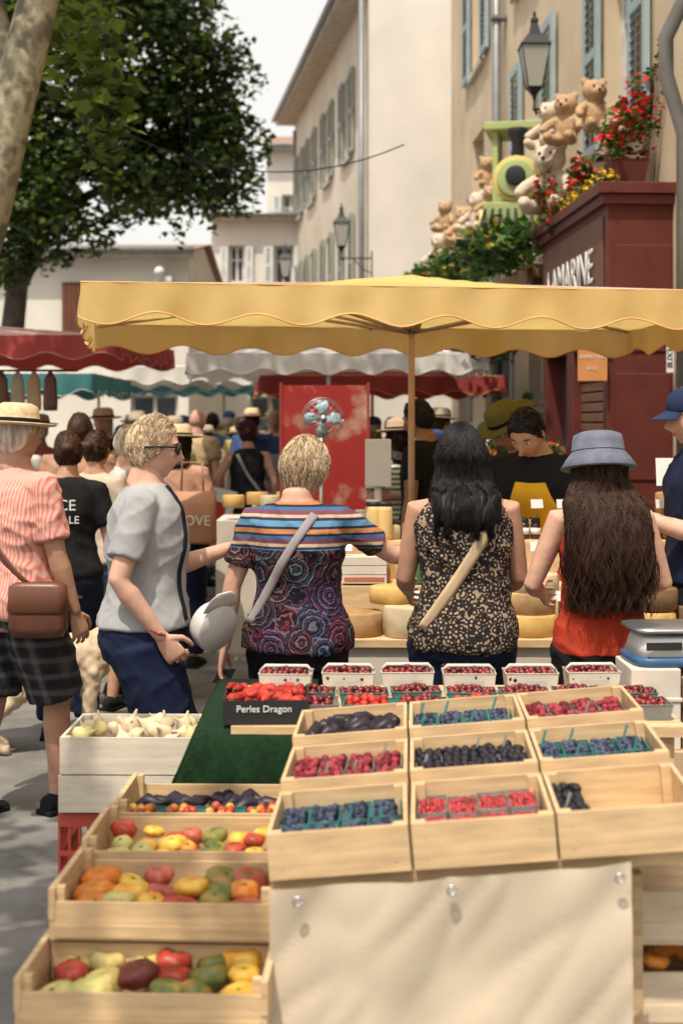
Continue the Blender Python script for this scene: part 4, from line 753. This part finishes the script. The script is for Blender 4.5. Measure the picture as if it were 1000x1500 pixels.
# turf table
TURF=mat('green_turf',(.006,.032,.008),.95,.4,60,1,300,bd=.01)
mb=MB(); prof=[(4.95,.75),(4.6,.752),(4.2,.752),(4.14,.75),(4.115,.735),(4.10,.70),(4.09,.62),(4.085,.53)]; vs=[];fs=[]; nx=24
for i,(y,z) in enumerate(prof):
    for j in range(nx+1):
        u=j/nx; dr=max(0,.752-z); x=-.42-dr*.42+( .34+dr*.42)*u; vs.append((x,y+.02*math.sin(u*11)*dr*4,z+.02*dr*math.sin(u*5)))
for i in range(len(prof)-1):
    for j in range(nx): a=i*(nx+1)+j; fs.append((a,a+1,a+nx+2,a+nx+1))
mb.add(vs,fs)
mb.add([(-.42,4.95,.75),(-.42,4.14,.75),(-.50,4.09,.56),(-.52,4.95,.55)],[(0,1,2,3)]); mb.obj('turf_table_cover',[TURF],solid=.01)
mb=MB(); mb.box((-.40,4.2,.70),(-.09,4.9,.735))
for x in (-.39,-.13):
    for y in (4.22,4.85): mb.box((x,y,0),(x+.03,y+.03,.7))
mb.obj('folding_table',[BLACK])
# white crates with garlic, red plastic crates
for k,z in enumerate((.457,.574)):
    crate('white_wooden_crate',.46,.36,.115,T(-.865+.004*k,4.35,z)@RZ(-1),mat('white_washed_wood',(.60,.52,.41),.7,.14,3,.2,60,st=(2,18,18)),.0)
mb=MB()
for a in range(26):
    x,y=-.82+R.uniform(0,.38),4.40+R.uniform(0,.26); rr=R.uniform(.026,.038); QM=T(x,y,.66+R.uniform(0,.025))@RX(R.uniform(-60,60))@RY(R.uniform(-60,60))
    mb.loft([(V((0,0,z*rr)),V((k*rr,0,0)),V((0,k*rr,0))) for z,k in ((-.75,.15),(-.6,.7),(-.2,1),(.3,.85),(.65,.4),(1.0,.16),(1.5,.10))],R.choice((0,0,1)),12,M=QM)
mb.obj('garlic_bulbs',[mat('garlic_skin',(.56,.44,.28),.5,.2,20,st=(1,1,.2)),mat('garlic_pale',(.54,.44,.20),.5,.2,20)])
RPL=mat('red_plastic',(.48,.08,.055),.45,.1)
for k,z in enumerate((.2,-.03)):
    mb=MB(); z=max(z,.003); h=.25 if k==0 else .19
    for (x0,y0,x1,y1) in ((-.87,4.37,-.43,4.385),(-.87,4.70,-.43,4.715),(-.87,4.385,-.855,4.70),(-.445,4.385,-.43,4.70)):
        lx=x1-x0>y1-y0; L_=(x1-x0) if lx else (y1-y0)
        mb.box((x0,y0,z),(x1,y1,z+.03)); mb.box((x0,y0,z+h-.04),(x1,y1,z+h)); mb.box((x0,y0,z+h*.48),(x1,y1,z+h*.54)); n=int(L_/.03)
        for q in range(n+1):
            t=q*(L_-.008)/n
            if lx: mb.box((x0+t,y0+.002,z+.03),(x0+t+.008,y1-.002,z+h-.04))
            else: mb.box((x0+.002,y0+t,z+.03),(x1-.002,y0+t+.008,z+h-.04))
    mb.obj('red_plastic_crate',[RPL])
# scale and boxes at right
mb=MB(); mb.box((.95,4.72,.0),(1.5,5.0,.56),1); mb.box((.965,4.74,.56),(1.13,5.02,.83),0); mb.box((1.14,4.72,.56),(1.45,5.0,.80),1); mb.box((.96,4.735,.72),(1.135,5.025,.735),0); mb.obj('cardboard_box',[CARDW,CARD],bevel=.004)
rt=empty('weighing_scale',T(1.13,4.9,.83)@RZ(4)); mb=MB(); mb.loft([(V((0,0,z)),V((a,0,0)),V((0,a*.9,0))) for z,a in ((0,.15),(.02,.155),(.03,.15),(.035,.14))],1,24,.4); mb.loft([(V((0,0,z)),V((a,0,0)),V((0,a*.9,0))) for z,a in ((.035,.14),(.09,.125),(.095,.12))],0,24,.4); mb.loft([(V((0,0,z)),V((a,0,0)),V((0,a*.85,0))) for z,a in ((.1,.05),(.115,.15),(.12,.155),(.128,.15))],2,24,.4); mb.box((-.12,-.142,.06),(.0,-.13,.085),3); mb.obj('scale_body',[WHITE,mat('blue_plastic',(.04,.10,.2),.4),STEEL,BLACK],rt)
# ---------------------------------------------------------------- cheese stall
mb=MB(); mb.box((-.02,5.92,.0),(2.3,5.95,.72),0); mb.box((-.02,5.9,.72),(2.3,7.0,.75),1); mb.box((.0,6.28,.75),(2.3,7.0,.93),1); mb.box((.02,6.62,.93),(2.3,7.0,1.1),1); mb.obj('cheese_counter',[CARDW,WOOD])
RN=[mat('rind_tan',(.34,.20,.09),.75,.3,12,.4,60),mat('rind_yellow',(.50,.31,.10),.7,.22,12,.3,60),mat('rind_pale',(.48,.38,.24),.75,.2,12,.4,60),mat('rind_brown',(.16,.09,.045),.8,.3,12,.5,60)]; PAS=mat('cheese_paste',(.60,.42,.18),.55,.08,12,.05)
def wheel(mb,x,y,z,r,h,mi,cut=0):
    mb.loft([(V((x,y,z+q*h)),V((r*k,0,0)),V((0,r*k,0))) for q,k in ((0,.95),(.06,1),(.5,1.015),(.94,1),(1,.95))],mi,26)
    if cut: mb.lathe([(r*.93,0),(r*.93,.002)],4,26,T(x,y,z+h))
mb=MB()
W=[(.06,6.06,.75,.115,.10,0),(.30,6.03,.75,.12,.13,2),(.22,6.12,.88,.10,.07,1),(.50,6.08,.75,.12,.12,3),(.8,6.06,.75,.115,.09,1),(.8,6.07,.84,.11,.09,0),(.82,6.07,.93,.105,.08,2),(1.05,6.1,.75,.12,.14,2),(1.3,6.06,.75,.12,.1,1),(1.32,6.07,.86,.11,.09,3),(1.55,6.1,.75,.12,.12,3),(1.8,6.1,.75,.12,.12,0),(1.58,6.1,.87,.11,.09,1),
 (.12,6.45,.93,.10,.09,0),(.36,6.45,.93,.11,.08,2),(.62,6.45,.93,.1,.1,3),(1.35,6.42,.93,.12,.12,2),(1.62,6.42,.93,.12,.14,1),(1.88,6.5,.93,.14,.2,2),
 (.2,6.8,1.1,.10,.07,2),(1.4,6.8,1.1,.12,.09,2),(1.65,6.8,1.1,.13,.12,1),(1.62,6.8,1.22,.12,.10,0)]
for w_ in W: wheel(mb,*w_,cut=R.random()<.5)
for k in range(22):
    x,y,z=R.uniform(.0,2.0),*R.choice(((6.2,.75),(6.5,.93),(6.85,1.1))); a=R.random()*6
    mb.add([(x,y,z),(x+.1*math.cos(a),y+.1*math.sin(a),z),(x+.1*math.cos(a+.7),y+.1*math.sin(a+.7),z),(x,y,z+.09),(x+.1*math.cos(a),y+.1*math.sin(a),z+.09),(x+.1*math.cos(a+.7),y+.1*math.sin(a+.7),z+.09)],[(0,2,1),(3,4,5),(0,1,4,3),(2,0,3,5)],4,False); mb.add([(x+.1*math.cos(a),y+.1*math.sin(a),z),(x+.1*math.cos(a+.7),y+.1*math.sin(a+.7),z),(x+.1*math.cos(a+.7),y+.1*math.sin(a+.7),z+.09),(x+.1*math.cos(a),y+.1*math.sin(a),z+.09)],[(0,1,2,3)],R.randint(0,3),False)
mb.obj('cheeses',RN+[PAS])
mb=MB()
for k in range(60):
    x=R.uniform(.02,2.1); y,z=R.choice(((6.36,.931),(6.72,1.101),(6.9,1.101),(6.5,.931))); s=R.uniform(.03,.06); h=R.uniform(.04,.13)
    if R.random()<.5: mb.box((0,0,0),(s*1.6,s,h),R.randint(0,5),T(x,y,z)@RZ(R.uniform(-30,30)))
    else: mb.lathe([(s*.7,0),(s*.72,.01),(s*.7,h*.8),(s*.5,h)],R.randint(0,5),12,c=(x,y,z)); mb.lathe([(s*.55,h),(s*.55,h+.012)],R.randint(0,5),12,c=(x,y,z))
mb.obj('packed_goods',[WHITE,CARD,c('tin_red',(.35,.05,.04)),c('tin_green',(.05,.12,.06)),BLACK,c('tin_cream',(.5,.4,.27))],bevel=.002)
mb=MB()
for k in range(26):
    x=R.uniform(0,2.1); y,z=R.choice(((6.0,.9),(6.35,1.08),(6.7,1.25))); mb.box((-.03,-.001,0),(.03,.001,.042),0,T(x,y,z)@RZ(R.uniform(-15,15))@RX(-12)); mb.tube([(x,y,z-.1),(x,y,z)],.0015,1,4)
mb.box((-.04,-.001,0),(.1,.001,.13),0,T(1.5,6.6,1.36)@RX(-10)); mb.obj('price_tags',[WHITE,BLACK])
mb=MB()
for k in range(3): mb.box((.0+.0*k,6.3,.94+k*.04),(.2,6.44,.977+k*.04),0)
mb.box((.012,6.297,.95),(.19,6.299,.968),1); mb.obj('boxed_cheese',[CARDW,mat('label_red',(.4,.12,.08),.6)],bevel=.003)
mb=MB()
for a in range(5):
    for b_ in range(2): x,y=.70+a*.055,6.75+b_*.06; mb.lathe([(.022,1.1),(.024,1.11),(.024,1.17),(.018,1.18)],0,12,c=(x,y,0)); mb.lathe([(.022,1.18),(.022,1.198),(.02,1.2)],1,12,c=(x,y,0)); mb.lathe([(.0245,1.125),(.0245,1.155)],2,12,c=(x,y,0))
for x in (.15,.2): mb.lathe([(.035,1.1),(.04,1.12),(.04,1.24),(.036,1.26)],3,14,c=(x,6.7,0)); mb.lathe([(.037,1.26),(.037,1.28)],1,14,c=(x,6.7,0))
mb.obj('jars',[mat('jam',(.04,.01,.01),.15,.3,bump=0,spec=.6),BLACK,WHITE,PAS])
mb=MB(); mb.box((.12,7.15,1.33),(.25,7.27,1.57)); mb.tube([(.185,7.2,0),(.185,7.2,1.33)],.02); mb.obj('paper_dispenser',[WHITE],bevel=.006)
mb=MB(); mb.box((-.42,10.1,.7),(.18,10.15,1.92),0); mb.box((-.44,10.09,.68),(-.42,10.16,1.94),1); mb.box((.18,10.09,.68),(.2,10.16,1.94),1); mb.obj('red_banner',[mat('food_print',pat=p_food,rough=.5),RC])
mb=MB(); mb.box((-.9,10.2,.0),(1.3,10.9,.95),0); 
for k in range(30): wheel(mb,R.uniform(-.8,1.2),R.uniform(10.25,10.8),.95+R.uniform(0,.12),.08,.09,R.choice((1,2)))
mb.obj('charcuterie_counter',[CARDW,RN[1],RN[2],RN[0],PAS])
# fan
rt=empty('standing_fan',T(-.125,9.5,1.68)@RZ(10)); mb=MB()
for r in (.05,.09,.125,.14): mb.tube([(r*math.cos(t),-.04+.05*(r/.14)**2,r*math.sin(t)) for t in [2*pi*k/28 for k in range(29)]],.003,0,5)
for k in range(20): t=2*pi*k/20; mb.tube([(.02*math.cos(t),-.045,.02*math.sin(t)),(.09*math.cos(t),-.03,.09*math.sin(t)),(.14*math.cos(t),.01,.14*math.sin(t))],.0015,0,4)
for k in range(4):
    a=k*90; mb.loft([(V((.02,0,0)),V((0,.004,0)),V((0,0,.015))),(V((.08,.01,0)),V((0,.012,.0)),V((0,.01,.045))),(V((.125,.01,0)),V((0,.008,0)),V((0,.01,.03)))],1,8,M=RY(a))
mb.loft([(V((0,y_,0)),V((r,0,0)),V((0,0,r))) for y_,r in ((-.05,.02),(.02,.03),(.1,.035),(.13,.02))],0,14); mb.tube([(0,.06,0),(0,.06,-1.6)],.014,0,8); mb.lathe([(.18,-1.68),(.18,-1.65),(.03,-1.62)],0,20,c=(0,.06,0)); mb.obj('fan_body',[STEEL,mat('fan_blade',(.35,.5,.6),.3,.05,bump=0)],rt)
# stroller
rt=empty('stroller',T(-1.05,14.3)@RZ(55)); mb=MB()
for x,y,r in ((-.22,0,.24),(.22,0,.24),(0,.6,.12)): 
    mb.tube([(x,y+r*math.cos(t),r+.02+r*math.sin(t)) for t in [2*pi*k/24 for k in range(25)]],.022,0,7)
    for k in range(8): t=2*pi*k/8; mb.tube([(x,y,r+.02),(x,y+r*math.cos(t),r+.02+r*math.sin(t))],.003,1,4)
mb.tube([(-.22,0,.26),(0,.6,.14),(.22,0,.26)],.015,1,6)
for s in (-1,1): mb.tube([(s*.22,0,.26),(s*.22,.2,.6),(s*.22,-.25,1.05)],.014,1,6)
mb.tube([(-.22,-.25,1.05),(.22,-.25,1.05)],.016,0,6); mb.loft([(V((0,y_,z)),V((.19,0,0)),V((0,.1,.12))) for y_,z in ((.45,.4),(.2,.45),(0,.6),(-.05,.85))],0,12); mb.obj('stroller_body',[BLK,STEEL],rt)
# side stalls on the left
for x,y in ((-3.6,12.4),(-4.2,15.7),(-3.1,17.7)):
    mb=MB(); mb.box((x-1.3,y-.5,.78),(x+1.0,y+.5,.82)); mb.box((x-1.28,y-.48,.3),(x+.98,y-.46,.78),1)
    for k in range(26): 
        X,Y,s=x+R.uniform(-1.2,.9),y+R.uniform(-.4,.4),R.uniform(.06,.13); mb.box((X,Y,.822),(X+s,Y+s,.82+s*R.uniform(.5,2)),R.randint(1,4))
    mb.obj('market_stall',[WOOD,WCn,CT[2],CT[4],TC],bevel=.006)
mb=MB()
for k in range(7): mb.loft([(V((-3.1+k*.13,11.35,z)),V((a,0,0)),V((0,.02,0))) for z,a in ((1.75,.055),(1.8,.06),(2.0,.05),(2.06,.015))],k%3,10,.6)
mb.tube([(-3.3,11.35,2.07),(-2.1,11.35,2.07)],.01,0,6); mb.obj('hanging_bags',[LEA,CT[4],CARD])
# ---------------------------------------------------------------- light, camera
el,az=64,203   # high summer sun
sv=V((math.sin(rad(az))*math.cos(rad(el)),math.cos(rad(az))*math.cos(rad(el)),math.sin(rad(el))))
ld=bpy.data.lights.new('sun','SUN'); ld.energy=4.5; ld.angle=rad(.5); ld.color=(1,.92,.79); lo=bpy.data.objects.new('sun',ld); sc.collection.objects.link(lo); lo.rotation_euler=(-sv).to_track_quat('-Z','Y').to_euler()
wd=bpy.data.worlds.new('World'); sc.world=wd; wd.use_nodes=True; N=wd.node_tree.nodes; L=wd.node_tree.links; bg=N['Background']; sk=N.new('ShaderNodeTexSky'); sk.sky_type='NISHITA'; sk.sun_disc=False; sk.sun_elevation=rad(el); sk.sun_rotation=rad(az); sk.dust_density=5; sk.air_density=1.3; sk.ozone_density=.4
hs=N.new('ShaderNodeHueSaturation'); hs.inputs['Saturation'].default_value=.3; hs.inputs['Value'].default_value=1.3; L.new(sk.outputs[0],hs.inputs['Color'])
# bright summer haze thickening toward the horizon
tc=N.new('ShaderNodeTexCoord'); sx=N.new('ShaderNodeSeparateXYZ'); L.new(tc.outputs['Generated'],sx.inputs[0])
hz=ramp(N,L,sx.outputs['Z'],[(0,(.9,.9,.9)),(.32,(.85,.85,.85)),(.55,(.15,.15,.15)),(1,(0,0,0))])
L.new(mixc(N,L,hz,hs.outputs[0],(6.9,6.75,6.4)),bg.inputs['Color']); bg.inputs['Strength'].default_value=.15
cd=bpy.data.cameras.new('camera'); cam=bpy.data.objects.new('camera',cd); sc.collection.objects.link(cam); sc.camera=cam
cam.location=(0,0,1.65); cam.rotation_euler=(rad(90),0,0); cd.sensor_fit='VERTICAL'; cd.sensor_height=36; cd.lens=50; cd.shift_y=-130/1500; cd.clip_end=600
cd.dof.use_dof=True; cd.dof.focus_distance=5.5; cd.dof.aperture_fstop=2.8
sc.view_settings.view_transform='Standard'; sc.view_settings.look='None'; sc.view_settings.exposure=0
